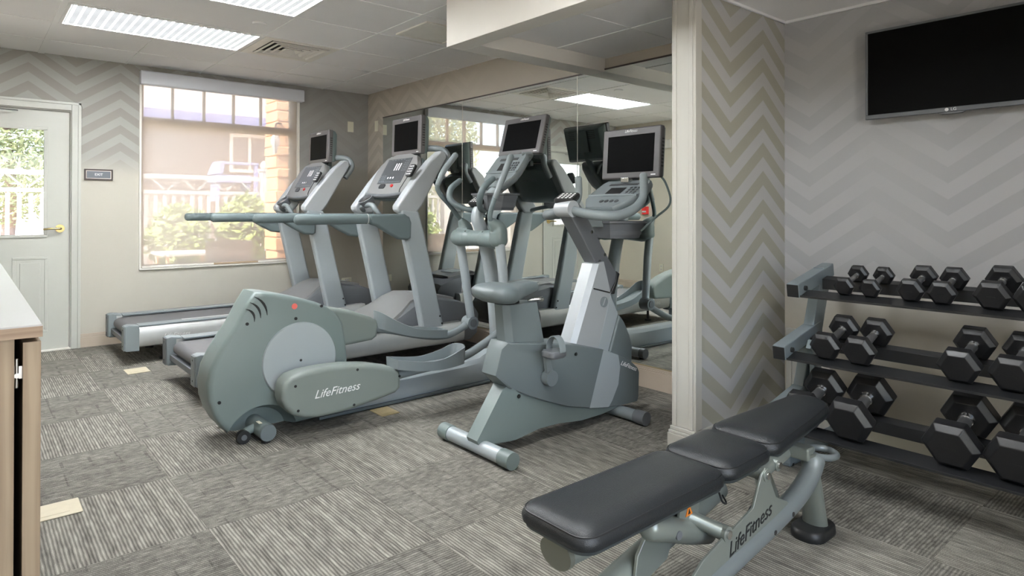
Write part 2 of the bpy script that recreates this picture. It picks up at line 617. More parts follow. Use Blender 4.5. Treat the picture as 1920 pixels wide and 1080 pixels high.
def text(name, body, mat, parent, mat4, size, shear=0.0, extrude=0.0008, align='CENTER'):
    cu = bpy.data.curves.new(name, 'FONT')
    cu.body = body
    cu.size = size
    cu.shear = shear
    cu.extrude = extrude
    cu.align_x = align
    cu.align_y = 'CENTER'
    cu.resolution_u = 3
    tmp = bpy.data.objects.new(name + '_tmp', cu)
    COL.objects.link(tmp)
    dg = bpy.context.evaluated_depsgraph_get()
    me = bpy.data.meshes.new_from_object(tmp.evaluated_get(dg))
    bpy.data.objects.remove(tmp)
    bpy.data.curves.remove(cu)
    off = rootof(parent).location if parent is not None else V((0, 0, 0))
    me.transform(Matrix.Translation(-off) @ mat4)
    me.materials.clear()
    me.materials.append(M[mat])
    me.name = name
    o = bpy.data.objects.new(name, me)
    COL.objects.link(o)
    if parent is not None:
        o.parent = parent
    return o

def circle(cx, cy, r, n=24, a0=0.0, a1=2 * math.pi, rx=None):
    full = abs(a1 - a0 - 2 * math.pi) < 1e-6
    k = n if full else n + 1
    return [(cx + (rx or r) * math.cos(a0 + (a1 - a0) * i / n), cy + r * math.sin(a0 + (a1 - a0) * i / n)) for i in range(k)]

def pins(name, mat, parent, items, n=10):
    """screws, bolts and the like: one small mesh each"""
    for (p0, p1, r) in items:
        obj(name, cyl(B(), p0, p1, r, n), mat, parent)

def cyl(bm, p0, p1, r, n=20, r1=None):
    return tube(bm, [p0, p1], [r, r if r1 is None else r1], n=n)

# ------------------------------------------------------------------ room shell
XM, YW, HC = 3.523, 6.676, 2.509      # mirror wall, window wall, tiled ceiling
XW, YS = -0.82, -1.60                 # wall behind the counter, wall behind the camera
XA, HA = 3.60, 2.285                  # alcove wall (television), low ceiling

# floor with its carpet tiles
fl = struct(obj('floor', box(B(), XW - 0.1, 3.8, YS - 0.1, YW + 0.1, -0.06, -0.009), 'floorbase', smooth=False))
T = 0.61
bmA = box(B(), -0.3045, 0.3045, -0.3045, 0.3045, -0.008, 0.0)
meA = bpy.data.meshes.new('carpet_tile')
bmA.to_mesh(meA)
meB = meA.copy()
bmA.free()
meA.materials.append(M['carpA'])
meB.materials.append(M['carpB'])
for ix in range(-3, 5):
    for iy in range(-9, 5):
        x = 0.705 + T * (ix + 0.5)
        y = 3.80 + T * (iy + 0.5)
        if x - 0.3 > 3.62 or y + 0.3 < YS or x + 0.3 < XW or y - 0.3 > YW:
            continue
        odd = (ix + iy) % 2 != 0
        o = bpy.data.objects.new('carpet_tile', meA if odd else meB)
        COL.objects.link(o)
        o.parent = fl
        o.location = (x, y, 0)
        o.rotation_euler = (0, 0, 0 if odd else math.pi / 2)

# window wall with its two openings
WX0, WX1, WZ0, WZ1 = 1.232, 2.705, 0.655, 2.44
DX0, DX1, DZ1 = -0.225, 0.705, 2.045
b = B()
TH = 0.14
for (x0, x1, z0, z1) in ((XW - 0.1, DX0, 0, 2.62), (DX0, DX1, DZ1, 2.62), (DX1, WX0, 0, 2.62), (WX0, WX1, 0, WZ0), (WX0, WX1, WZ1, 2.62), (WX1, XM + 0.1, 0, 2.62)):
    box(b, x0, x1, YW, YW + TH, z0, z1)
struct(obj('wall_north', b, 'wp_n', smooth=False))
struct(obj('wall_east', box(B(), XM, XM + 0.09, 1.92, YW, 0, 2.62), 'wp_e', smooth=False))
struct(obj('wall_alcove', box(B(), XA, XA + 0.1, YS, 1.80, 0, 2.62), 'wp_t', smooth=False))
struct(obj('wall_stub', box(B(), 2.705, XA + 0.1, 1.80, 1.915, 0, 2.30), 'wp_s', smooth=False))
struct(obj('wall_west', box(B(), XW - 0.1, XW, YS, YW, 0, 2.62), 'wplain', smooth=False))
b = B()
for (x0, x1, z0, z1) in ((XW - 0.1, -0.6, 0, 2.62), (-0.6, 1.4, 0, 0.25), (-0.6, 1.4, 2.24, 2.62), (1.4, XA + 0.1, 0, 2.62)):
    box(b, x0, x1, YS - 0.1, YS, z0, z1)
struct(obj('wall_south', b, 'wplain', smooth=False))
w2 = struct(obj('fill_window', B(), 'trim'))                       # tall glazing added behind the camera to let in fill daylight
for k in range(3):
    x = -0.6 + k
    obj('window_frame', box(B(), max(-0.6, x - 0.025), min(1.4, x + 0.025), YS - 0.07, YS - 0.02, 0.25, 2.24), 'trim', w2, smooth=False)
    if k < 2:
        obj('pane', box(B(), x + 0.025, x + 0.975, YS - 0.05, YS - 0.045, 0.25, 2.24), 'glass', w2, smooth=False)
# cased end of the stub wall
b = box(B(), 2.688, 2.742, 1.786, 1.925, 0.13, 2.285)
box(b, 2.682, 2.690, 1.800, 1.822, 0.13, 2.285)
box(b, 2.682, 2.690, 1.894, 1.915, 0.13, 2.285)
struct(obj('trim_1', b, 'trim', bevel=0.003, seg=1))

def baseboard(name, x0, x1, y0, y1, h, mat, face):
    """board with a stepped cap; face = which way it looks ('-y', '-x', '+x', '+y')"""
    bb = box(B(), x0, x1, y0, y1, 0, h - 0.03)
    k = 0.006
    if face == '-y':
        box(bb, x0, x1, y0 + k * 0.3, y1, h - 0.03, h - 0.018)
        box(bb, x0, x1, y0 + k, y1, h - 0.018, h)
    elif face == '-x':
        box(bb, x0 + k * 0.3, x1, y0, y1, h - 0.03, h - 0.018)
        box(bb, x0 + k, x1, y0, y1, h - 0.018, h)
    else:
        box(bb, x0, x1 - (k if face == '+x' else 0), y0, y1 - (k if face == '+y' else 0), h - 0.03, h)
    return struct(obj(name, bb, mat, bevel=0.002, seg=1))

baseboard('baseboard_north', 0.772, XM, YW - 0.016, YW, 0.118, 'base', '-y')
baseboard('baseboard_east', XM - 0.016, XM, 1.926, YW - 0.016, 0.144, 'base', '-x')
bs = baseboard('baseboard_stub', 2.665, XA, 1.778, 1.80, 0.126, 'trim', '-y')
b = box(B(), 2.664, 2.704, 1.778, 1.935, 0, 0.098)
box(b, 2.668, 2.704, 1.781, 1.932, 0.098, 0.112)
box(b, 2.676, 2.704, 1.785, 1.928, 0.112, 0.130)
struct(obj('trim_2', b, 'trim', bevel=0.003, seg=1))
baseboard('baseboard_alcove', XA - 0.016, XA, YS, 1.778, 0.126, 'sand', '-x')
baseboard('baseboard_west', XW, XW + 0.016, YS, YW - 0.02, 0.118, 'base', '+x')

# ceilings
cl = struct(obj('ceiling', box(B(), XW - 0.1, XM + 0.1, YS - 0.1, YW + 0.1, HC + 0.035, HC + 0.10), 'gyps', smooth=False))
struct(obj('ceiling_alcove', box(B(), 2.30, XA + 0.1, YS, 1.80, HA, HA + 0.05), 'gyps', smooth=False))
rc = struct(obj('ceiling_recess', box(B(), 2.30, XM, 1.80, 3.20, HA + 0.03, HA + 0.06), 'gyps', smooth=False))
# dropped beams
struct(obj('trim_3', box(B(), 2.25, 2.382, YS, 3.262, 2.195, HC + 0.035), 'soffit', bevel=0.004, seg=1))
struct(obj('trim_4', box(B(), 2.382, XM, 3.092, 3.262, 2.195, HC + 0.035), 'soffit', bevel=0.004, seg=1))
# thin crown bead of the alcove
b = box(B(), 2.39, XA, 1.786, 1.80, HA - 0.016, HA)
box(b, XA - 0.014, XA, YS, 1.786, HA - 0.016, HA)
struct(obj('trim_5', b, 'gyps', bevel=0.003, seg=1))

GX = [0.49 + 0.62 * k - 0.62 * 3 for k in range(0, 8)]            # ... .49 1.11 1.73 2.35 2.97
GX = [XW, -0.75, -0.13, 0.49, 1.11, 1.73, 2.35, 2.97, XM]
GY = [YS] + [6.13 - 0.61 * k for k in range(12, -1, -1)] + [YW]
LIGHTS = [(4.91, 'f', 'white lit ceiling light with ribbed lens beside the square air vent'),
          (3.69, 'f', 'lit ceiling light cut by the top edge, over the front carpet'),
          (1.25, 'b', 'added unseen ceiling light over the carpet in front of the counter'),
          (-1.19, 'b', 'added unseen ceiling light at the end of the room behind the counter')]  # the last two are unseen, added as fill light
def gy(y):
    return min(range(len(GY)), key=lambda i: abs(GY[i] - y))
skip = set()
for (y, _, _) in LIGHTS:
    j = gy(y)
    skip |= {(3, j), (4, j)}
VENT = (5, gy(4.91))
tile_cache = {}
def ceil_tile(x0, x1, y0, y1, z, parent):
    w, d = round(x1 - x0 - 0.006, 3), round(y1 - y0 - 0.006, 3)
    if (w, d) not in tile_cache:
        bb = box(B(), -w / 2, w / 2, -d / 2, d / 2, 0.005, 0.018)
        me = bpy.data.meshes.new('ceiling_tile')
        bb.to_mesh(me)
        bb.free()
        me.materials.append(M['tile'])
        tile_cache[(w, d)] = me
    o = bpy.data.objects.new('ceiling_tile', tile_cache[(w, d)])
    COL.objects.link(o)
    o.parent = parent
    o.location = ((x0 + x1) / 2, (y0 + y1) / 2, z)
for i in range(len(GX) - 1):
    for j in range(len(GY) - 1):
        x0, x1, y0, y1 = GX[i], GX[i + 1], GY[j], GY[j + 1]
        if x0 > 2.3 and y1 < 3.2:
            continue
        if (i, j) in skip or (i, j) == VENT or x1 - x0 < 0.02 or y1 - y0 < 0.02:
            continue
        if i == 3 and abs(y0 - 4.30) < 0.02:                      # one 2x4 tile between the lights
            ceil_tile(x0, GX[5], y0, y1, HC, cl)
            continue
        if i == 4 and abs(y0 - 4.30) < 0.02:
            continue
        ceil_tile(x0, x1, y0, y1, HC, cl)
rail_w = 0.0075
for x in GX[1:-1]:
    w = 0.022 if abs(x - 0.49) < 0.01 else rail_w
    y0 = 3.262 if x > 2.3 else YS
    spans, cur = [], y0
    if abs(x - 1.11) < 0.01:
        for (ly_, _, _) in sorted(LIGHTS):
            spans.append((cur, ly_ + 0.002))
            cur = ly_ + 0.608
        spans = [(a_, 4.302) if b_ > 4.8 else (a_, b_) for a_, b_ in spans if not (a_ > 4.2 and b_ < 4.95)]
    spans.append((cur, YW))
    for a_, b_ in spans:
        obj('ceiling_rail', box(B(), x - w, x + w, a_, b_, HC, HC + 0.007), 'rail', cl, smooth=False)
for y in GY[1:-1]:
    x1 = XM if y > 3.3 else 2.25
    obj('ceiling_rail', box(B(), XW, x1, y - rail_w, y + rail_w, HC + 0.001, HC + 0.0065), 'rail', cl, smooth=False)
RX = [2.382, 2.43, 3.04, XM]
RY = [1.915, 2.47, 3.092]
for i in range(3):
    for j in range(2):
        ceil_tile(RX[i], RX[i + 1], RY[j], RY[j + 1], HA, rc)
for x in RX[1:3]:
    obj('ceiling_rail', box(B(), x - rail_w, x + rail_w, 1.915, 3.092, HA, HA + 0.006), 'rail', rc, smooth=False)
obj('ceiling_rail', box(B(), 2.382, XM, RY[1] - rail_w, RY[1] + rail_w, HA + 0.001, HA + 0.006), 'rail', rc, smooth=False)

# ceiling lights
for k, (y, kind, lab) in enumerate(LIGHTS):
    x0, x1, y0, y1 = 0.49 + 0.01, 1.73 - 0.01, y + 0.008, y + 0.602
    L = thing('ceiling_light', lab, 'ceiling light', ((x0 + x1) / 2, (y0 + y1) / 2, HC), 'fluorescent ceiling lights')
    b = B()
    f = 0.022
    box(b, x0, x1, y0, y0 + f, HC - 0.004, HC + 0.03)
    box(b, x0, x1, y1 - f, y1, HC - 0.004, HC + 0.03)
    box(b, x0, x0 + f, y0 + f, y1 - f, HC - 0.004, HC + 0.03)
    box(b, x1 - f, x1, y0 + f, y1 - f, HC - 0.004, HC + 0.03)
    obj('light_frame', b, 'rail', L, bevel=0.002, seg=1)
    obj('lens', box(B(), x0 + f, x1 - f, y0 + f, y1 - f, HC + 0.006, HC + 0.012), 'lampf' if kind == 'f' else 'lamp_fill', L, smooth=False)

# louvred square vent in the ceiling
vx0, vx1, vy0, vy1 = 1.74, 2.34, 4.92, 5.515
vt = thing('ceiling_vent', 'cream square louvred air vent in the ceiling beside the light', 'vent', ((vx0 + vx1) / 2, (vy0 + vy1) / 2, HC))
vcx, vcy = 2.05, 5.22
b = B()
for (a0, a1, b0, b1) in ((vx0, vx1, vy0, vcy - 0.235), (vx0, vx1, vcy + 0.235, vy1), (vx0, vcx - 0.235, vcy - 0.235, vcy + 0.235), (vcx + 0.235, vx1, vcy - 0.235, vcy + 0.235)):
    box(b, a0, a1, b0, b1, HC - 0.003, HC + 0.02)
obj('vent_plate', b, 'vent', vt, bevel=0.002, seg=1)
obj('duct_back', box(B(), vx0 + 0.02, vx1 - 0.02, vy0 + 0.02, vy1 - 0.02, HC + 0.026, HC + 0.032), 'dark', vt, smooth=False)
def louvre(r, zt, zb, flare):
    lo = []
    for (rad, z) in ((r, zt), (r + 0.016, zb), (r + 0.034, zb), (r + 0.034, zb + 0.004), (r + 0.022, zb + 0.004), (r + 0.005, zt)):
        lo.append([(vcx - rad, vcy - rad, z), (vcx + rad, vcy - rad, z), (vcx + rad, vcy + rad, z), (vcx - rad, vcy + rad, z)])
    return rings(B(), lo, closed=True)
for r in (0.045, 0.095, 0.145, 0.195):
    obj('louvre', louvre(r, HC + 0.016, HC - 0.010, 0.040), 'vent', vt, angle=25)
# flat return grille beyond it
gr = thing('ceiling_grille', 'flat square return air panel in the ceiling beside the dropped beam', 'vent', (2.66, 4.0, HC))
obj('grille_frame', rings(B(), [[(2.66 - a, 4.0 - a, z), (2.66 + a, 4.0 - a, z), (2.66 + a, 4.0 + a, z), (2.66 - a, 4.0 + a, z)] for a, z in ((0.21, HC + 0.006), (0.21, HC - 0.006), (0.19, HC - 0.008), (0.185, HC + 0.006))], closed=True), 'vent', gr, angle=25)
obj('grille_face', box(B(), 2.475, 2.845, 3.815, 4.185, HC - 0.002, HC + 0.004), 'vent', gr, smooth=False)
# round detector cap
o = obj('sprinkler_cover', rings(B(), [[(1.582 + r * math.cos(a * math.pi / 12), 4.595 + r * math.sin(a * math.pi / 12), z) for a in range(24)] for r, z in ((0.048, HC + 0.004), (0.048, HC - 0.006), (0.044, HC - 0.010))]), 'tile')
tag(o, 'small round white sprinkler cover plate on the ceiling', 'sprinkler cover')

# mirror panels
for (y0, y1, lab) in ((4.8345, 6.317, 'tall wall mirror panel farthest along, next to the corner of the room'),
                      (3.3655, 4.8315, 'tall wall mirror panel in the middle, behind the cross trainer'),
                      (1.926, 3.3625, 'tall wall mirror panel nearest the white post, behind the upright bike')):
    o = obj('mirror_panel', box(B(), XM - 0.007, XM - 0.0005, y0, y1, 0.148, 2.208), 'mirror', smooth=False)
    tag(o, lab, 'mirror', 'wall mirror panels')
    o2 = obj('top_clip', box(B(), XM - 0.012, XM - 0.0005, y0, y1, 2.208, 2.218), 'signframe', o, smooth=False)
    if y0 > 3:
        obj('panel_edge', box(B(), XM - 0.0085, XM - 0.0065, y0 - 0.0035, y0 + 0.0015, 0.15, 2.208), 'sill', o, smooth=False)
    obj('bottom_clip', box(B(), XM - 0.011, XM - 0.0005, y0, y1, 0.144, 0.150), 'brassplate', o, smooth=False)

# ------------------------------------------------------------------ window and roller blind
w = struct(obj('window_1', B(), 'mullion'))
fy0, fy1 = YW + 0.075, YW + 0.125
def bar(name, x0, x1, z0, z1, d=0.0, mat='mullion'):
    return obj(name, box(B(), x0, x1, fy0 - d, fy1, z0, z1), mat, w, bevel=0.003, seg=1)
bar('window_frame', WX0, WX0 + 0.035, WZ0, WZ1)
bar('window_frame', WX1 - 0.06, WX1, WZ0, WZ1)
bar('window_frame', WX0 + 0.035, WX1 - 0.06, WZ1 - 0.04, WZ1)
bar('window_frame', WX0 + 0.035, WX1 - 0.06, WZ0, WZ0 + 0.03)
bar('transom_bar', WX0 + 0.035, WX1 - 0.06, 1.985, 2.06, 0.01)
xs = [WX0 + 0.035, 1.515, 1.795, 2.073, 2.345, WX1 - 0.06]
for x in xs[1:-1]:
    bar('muntin', x - 0.009, x + 0.009, 2.06, WZ1 - 0.04)
for i in range(5):
    obj('pane', box(B(), xs[i] + 0.009, xs[i + 1] - 0.009, fy0 + 0.02, fy0 + 0.025, 2.06, WZ1 - 0.04), 'glass', w, smooth=False)
obj('pane', box(B(), WX0 + 0.035, WX1 - 0.06, fy0 + 0.02, fy0 + 0.025, WZ0 + 0.03, 1.985), 'glass', w, smooth=False)
b = box(B(), WX0, WX0 + 0.006, YW - 0.003, fy0, WZ0, WZ1)
box(b, WX1 - 0.006, WX1, YW - 0.003, fy0, WZ0, WZ1)
obj('reveal', b, 'sill', w, smooth=False)
obj('window_sill', box(B(), WX0 - 0.014, WX1 + 0.01, YW - 0.022, fy0, WZ0 - 0.012, WZ0 + 0.002), 'sill', w, bevel=0.003, seg=1)
b = box(B(), WX0 - 0.014, WX0, YW - 0.012, YW, WZ0, WZ1)
box(b, WX1, WX1 + 0.012, YW - 0.012, YW, WZ0, WZ1)
obj('window_casing', b, 'sill', w, bevel=0.002, seg=1)

bl = thing('roller_blind', 'see-through cream roller blind lowered over the window, white cassette on top', 'blind', (1.98, YW, 2.40))
prof = [(YW, 2.462), (YW - 0.065, 2.462), (YW - 0.075, 2.452), (YW - 0.075, 2.345), (YW - 0.068, 2.338), (YW, 2.338)]
obj('cassette', prism(B(), prof, 1.217, 2.742, 'yz'), 'fascia', bl, bevel=0.003, seg=1)
b = B()
cols = 24
fab = [(WX0 + 0.012 + (WX1 - WX0 - 0.024) * i / cols) for i in range(cols + 1)]
for i in range(cols):
    q = [b.verts.new(p) for p in ((fab[i], YW + 0.02, 0.675), (fab[i + 1], YW + 0.02, 0.675), (fab[i + 1], YW + 0.02, 2.345), (fab[i], YW + 0.02, 2.345))]
    b.faces.new(q)
bmesh.ops.remove_doubles(b, verts=b.verts[:], dist=1e-5)
obj('blind_fabric', b, 'shade', bl, smooth=False)
obj('hem_bar', box(B(), WX0 + 0.012, WX1 - 0.012, YW + 0.012, YW + 0.028, 0.659, 0.678), 'sill', bl, bevel=0.003, seg=1)
part_label(obj('hem_pull', box(B(), 1.865, 2.29, YW - 0.004, YW + 0.012, 0.660, 0.678), 'mullion', bl, bevel=0.004), 'brown wooden pull on the bottom bar')

# ------------------------------------------------------------------ door
d = struct(obj('door_1', B(), 'doorw'))
dy0, dy1 = YW + 0.03, YW + 0.075
LX0, LX1, LZ0, LZ1 = -0.055, 0.518, 0.982, 1.872
b = B()
for (x0, x1, z0, z1) in ((DX0 + 0.012, LX0, 0.012, DZ1 - 0.012), (LX1, DX1 - 0.012, 0.012, DZ1 - 0.012), (LX0, LX1, 0.012, LZ0), (LX0, LX1, LZ1, DZ1 - 0.012)):
    box(b, x0, x1, dy0, dy1, z0, z1)
bmesh.ops.remove_doubles(b, verts=b.verts[:], dist=1e-5)
obj('door_panel', b, 'doorw', d, smooth=False)
obj('pane', box(B(), LX0, LX1, dy0 + 0.018, dy0 + 0.024, LZ0, LZ1), 'glass', d, smooth=False)
def ring_frame(x0, x1, z0, z1, w_, y0, y1):
    bb = B()
    box(bb, x0, x1, y0, y1, z0, z0 + w_)
    box(bb, x0, x1, y0, y1, z1 - w_, z1)
    box(bb, x0, x0 + w_, y0, y1, z0 + w_, z1 - w_)
    box(bb, x1 - w_, x1, y0, y1, z0 + w_, z1 - w_)
    return bb
obj('glazing_bead', ring_frame(LX0 - 0.022, LX1 + 0.022, LZ0 - 0.022, LZ1 + 0.022, 0.026, dy0 - 0.012, dy0 + 0.004), 'doorw', d, bevel=0.005, seg=2)
for (x0, x1) in ((-0.10, 0.19), (0.305, 0.545)):
    obj('door_moulding', ring_frame(x0, x1, 0.16, 0.80, 0.022, dy0 - 0.007, dy0 + 0.004), 'doorw', d, bevel=0.004, seg=2)
    obj('raised_panel', box(B(), x0 + 0.05, x1 - 0.05, dy0 - 0.005, dy0 + 0.004, 0.21, 0.75), 'doorw', d, bevel=0.004, seg=2)
# frame and casing
b = B()
box(b, DX0 - 0.06, DX0, YW - 0.018, YW + TH, 0, DZ1 + 0.068)
box(b, DX1, DX1 + 0.062, YW - 0.018, YW, 0, DZ1 + 0.068)
box(b, DX1 - 0.008, DX1 + 0.012, YW, YW + TH, 0, DZ1 + 0.012)
box(b, DX0, DX0 + 0.008, YW, YW + TH, 0, DZ1)
box(b, DX0, DX1, YW - 0.018, YW, DZ1, DZ1 + 0.068)
box(b, DX0, DX1, YW, YW + TH, DZ1 - 0.008, DZ1 + 0.012)
obj('door_casing', b, 'doorw', d, bevel=0.004, seg=2)
b = box(B(), DX1 + 0.046, DX1 + 0.068, YW - 0.026, YW - 0.016, 0, DZ1 + 0.072)
box(b, DX0 - 0.06, DX1 + 0.068, YW - 0.026, YW - 0.016, DZ1 + 0.052, DZ1 + 0.072)
obj('door_backband', b, 'doorw', d, bevel=0.003, seg=2)
obj('threshold', box(B(), DX0, DX1, YW - 0.02, YW + TH, 0.0, 0.012), 'sill', d, bevel=0.003, seg=1)
b = B()
cyl(b, (0.628, dy0, 1.035), (0.628, dy0 - 0.012, 1.035), 0.034, 24)
cyl(b, (0.628, dy0 - 0.012, 1.035), (0.628, dy0 - 0.05, 1.035), 0.012, 16)
tube(b, [(0.632, dy0 - 0.05, 1.035), (0.60, dy0 - 0.052, 1.036), (0.55, dy0 - 0.052, 1.034), (0.515, dy0 - 0.048, 1.03)], [0.011, 0.010, 0.009, 0.009], n=12, sub=3, dome=True)
part_label(obj('door_handle', b, 'brass', d), 'brass lever handle')
b = box(B(), -0.16, 0.12, dy0 - 0.05, dy0, 1.945, 1.995)
obj('door_closer', b, 'plate', d, bevel=0.006)
obj('closer_arm', tube(B(), [(0.0, dy0 - 0.03, 2.004), (0.16, dy0 - 0.10, 2.01), (0.335, YW - 0.02, 2.012)], 0.006, n=8), 'chrome', d)

# ------------------------------------------------------------------ things on the walls
s = thing('exit_sign', 'small grey framed sign with white lettering beside the door', 'sign', (0.905, YW, 1.503))
obj('sign_frame', ring_frame(0.797, 1.012, 1.455, 1.552, 0.013, YW - 0.014, YW - 0.001), 'signframe', s, bevel=0.002, seg=1)
obj('sign_rim', ring_frame(0.810, 0.999, 1.468, 1.539, 0.005, YW - 0.011, YW - 0.001), 'signrim', s, smooth=False)
obj('sign_face', box(B(), 0.815, 0.994, YW - 0.009, YW - 0.001, 1.473, 1.534), 'signface', s, smooth=False)
text('lettering', 'EXIT', 'white', s, basis((0.905, YW - 0.010, 1.504), (1, 0, 0), (0, 0, 1)), 0.030)

def switch_plate(name, c, nrm, w_, h_, lab, cat, mat='plate', holes=True):
    t = thing(name, lab, cat, c)
    u = V((0, 0, 1)).cross(V(nrm))
    mm = basis(V(c) + V(nrm) * 0.004, u, (0, 0, 1))
    obj('cover_plate', mbox(B(), mm, w_, h_, 0.008), mat, t, bevel=0.003, seg=2)
    if holes == 'switch':
        mm2 = basis(V(c) + V(nrm) * 0.010, u, (0, 0, 1))
        obj('rocker', mbox(B(), mm2, w_ * 0.4, h_ * 0.5, 0.008), 'sill', t, bevel=0.002, seg=1)
    elif holes == 'outlet':
        for s_ in (-1, 1):
            mm2 = basis(V(c) + V(nrm) * 0.0085 + V((0, 0, s_ * h_ * 0.2)), u, (0, 0, 1))
            obj('socket', mbox(B(), mm2, w_ * 0.45, h_ * 0.26, 0.004), 'sill', t, bevel=0.002, seg=1)
            b_ = B()
            for q in (-1, 1):
                mbox(b_, basis(V(c) + V(nrm) * 0.011 + V((0, 0, s_ * h_ * 0.2)) + u.normalized() * q * w_ * 0.1, u, (0, 0, 1)), 0.003, 0.011, 0.002)
            obj('slot', b_, 'dark', t, smooth=False)
    return t
switch_plate('wall_plate', (3.305, YW, 2.128), (0, -1, 0), 0.072, 0.118, 'ivory blank wall plate high on the window wall near the corner', 'wall plate')
switch_plate('wall_plate', (XM, 6.47, 2.135), (-1, 0, 0), 0.072, 0.118, 'ivory wall plate on the mirror wall, between the corner and the mirror', 'wall plate')
switch_plate('wall_outlet', (3.26, YW, 0.40), (0, -1, 0), 0.118, 0.075, 'ivory power outlet low on the window wall behind the far treadmill', 'outlet', holes='outlet')
XV = 7.046
switch_plate('wall_outlet', (XW, 5.80, 0.345), (1, 0, 0), 0.072, 0.118, 'ivory power outlet low on the wall seen in the mirror', 'outlet', holes='outlet')
tb = thing('thermostat_box', 'cream box high on the wall seen in the mirror', 'thermostat', (XW, 5.69, 2.165))
obj('box_back', box(B(), XW, XW + 0.012, 5.60, 5.78, 2.09, 2.24), 'plate', tb, bevel=0.003, seg=1)
obj('box_cover', box(B(), XW + 0.012, XW + 0.055, 5.61, 5.77, 2.10, 2.23), 'sill', tb, bevel=0.010, seg=3)
fa = thing('fire_alarm', 'red fire alarm pull station on the wall seen in the mirror', 'fire alarm', (XW, 6.08, 1.187))
obj('alarm_box', box(B(), XW, XW + 0.05, 6.03, 6.13, 1.13, 1.25), 'red', fa, bevel=0.006)
obj('pull_handle', box(B(), XW + 0.05, XW + 0.062, 6.045, 6.115, 1.16, 1.185), 'white', fa, bevel=0.003, seg=1)

ap = thing('access_panel', 'cream framed panel low on the alcove wall behind the rack', 'access panel', (XA, 1.66, 0))
obj('panel_board', box(B(), XA - 0.026, XA - 0.017, 1.56, 1.776, 0.0, 0.50), 'trim', ap, smooth=False)
b = box(B(), XA - 0.036, XA - 0.017, 1.53, 1.572, 0.0, 0.53)
box(b, XA - 0.036, XA - 0.017, 1.572, 1.776, 0.49, 0.53)
box(b, XA - 0.036, XA - 0.017, 1.745, 1.776, 0.0, 0.49)
obj('panel_frame', b, 'trim', ap, bevel=0.003, seg=1)

# wall television
tv = thing('wall_television', 'large black flat television hung on the alcove wall above the dumbbells', 'television', (3.54, 0.96, 1.90))
obj('tv_back', box(B(), 3.548, 3.572, 0.60, 1.32, 1.685, 2.10), 'black', tv, bevel=0.008)
obj('wall_bracket', box(B(), 3.572, 3.599, 0.82, 1.10, 1.80, 2.0), 'black', tv, smooth=False)
b = B()
ty0, ty1, tz0, tz1 = 0.585, 1.339, 1.664, 2.116
for (y0, y1, z0, z1) in ((ty0, ty1, tz0, tz0 + 0.022), (ty0, ty1, tz1 - 0.012, tz1), (ty0, ty0 + 0.012, tz0 + 0.022, tz1 - 0.012), (ty1 - 0.012, ty1, tz0 + 0.022, tz1 - 0.012)):
    box(b, 3.532, 3.55, y0, y1, z0, z1)
obj('tv_frame', b, 'plast_d', tv, bevel=0.003, seg=2)
obj('screen', box(B(), 3.536, 3.546, ty0 + 0.012, ty1 - 0.012, tz0 + 0.022, tz1 - 0.012), 'tvscreen', tv, smooth=False)
obj('lower_lip', prism(B(), [(0.90, 1.664), (1.02, 1.664), (1.00, 1.654), (0.92, 1.654)], 3.533, 3.55, 'yz'), 'plast_d', tv, bevel=0.002, seg=1)
text('logo', 'LG', 'white', tv, basis((3.531, 0.95, 1.675), (0, -1, 0), (0, 0, 1)), 0.020)
obj('logo_disc', cyl(B(), (3.5318, 0.978, 1.675), (3.5308, 0.978, 1.675), 0.008, 16), 'white', tv)

# ------------------------------------------------------------------ counter with cupboards
ct = thing('counter_cabinet', 'oak fronted counter with a pale grey top at the left', 'counter', (-0.33, 3.2, 0))
CX1, CY0, CY1, CZ = 0.148, 1.932, 4.6, 0.92
obj('countertop', box(B(), XW + 0.002, CX1 - 0.001, CY0 + 0.002, CY1, CZ - 0.004, CZ), 'counter', ct, smooth=False)
obj('countertop_edge', box(B(), XW + 0.002, CX1, CY0, CY1, CZ - 0.030, CZ - 0.004), 'woodh', ct, smooth=False)
obj('end_panel', box(B(), XW + 0.002, 0.094, CY0 + 0.012, CY0 + 0.034, 0.0, CZ - 0.031), 'wood', ct, smooth=False)
obj('carcass', box(B(), XW + 0.002, 0.088, CY0 + 0.034, CY1 - 0.02, 0.08, CZ - 0.031), 'black', ct, smooth=False)
for k in range(4):
    y0 = CY0 + 0.014 + k * 0.66
    dr = obj('cupboard_door', box(B(), 0.110, 0.146, y0, y0 + 0.652, 0.09, CZ - 0.042), 'wood', ct, bevel=0.001, seg=1)
    b = box(B(), 0.088, 0.110, y0 + 0.012, y0 + 0.05, 0.79, 0.82)
    cyl(b, (0.099, y0 + 0.006, 0.77), (0.099, y0 + 0.006, 0.84), 0.004, 10)
    cyl(b, (0.099, y0 - 0.002, 0.80), (0.099, y0 + 0.02, 0.80), 0.006, 10)
    obj('hinge', b, 'chrome', dr)
    obj('door_pull', tube(B(), [(0.146, y0 + 0.58, 0.72), (0.172, y0 + 0.58, 0.73), (0.172, y0 + 0.58, 0.82), (0.146, y0 + 0.58, 0.83)], 0.005, n=8), 'chrome', dr)
obj('toe_kick', box(B(), XW + 0.002, 0.06, CY0 + 0.04, CY1 - 0.02, 0, 0.08), 'black', ct, smooth=False)

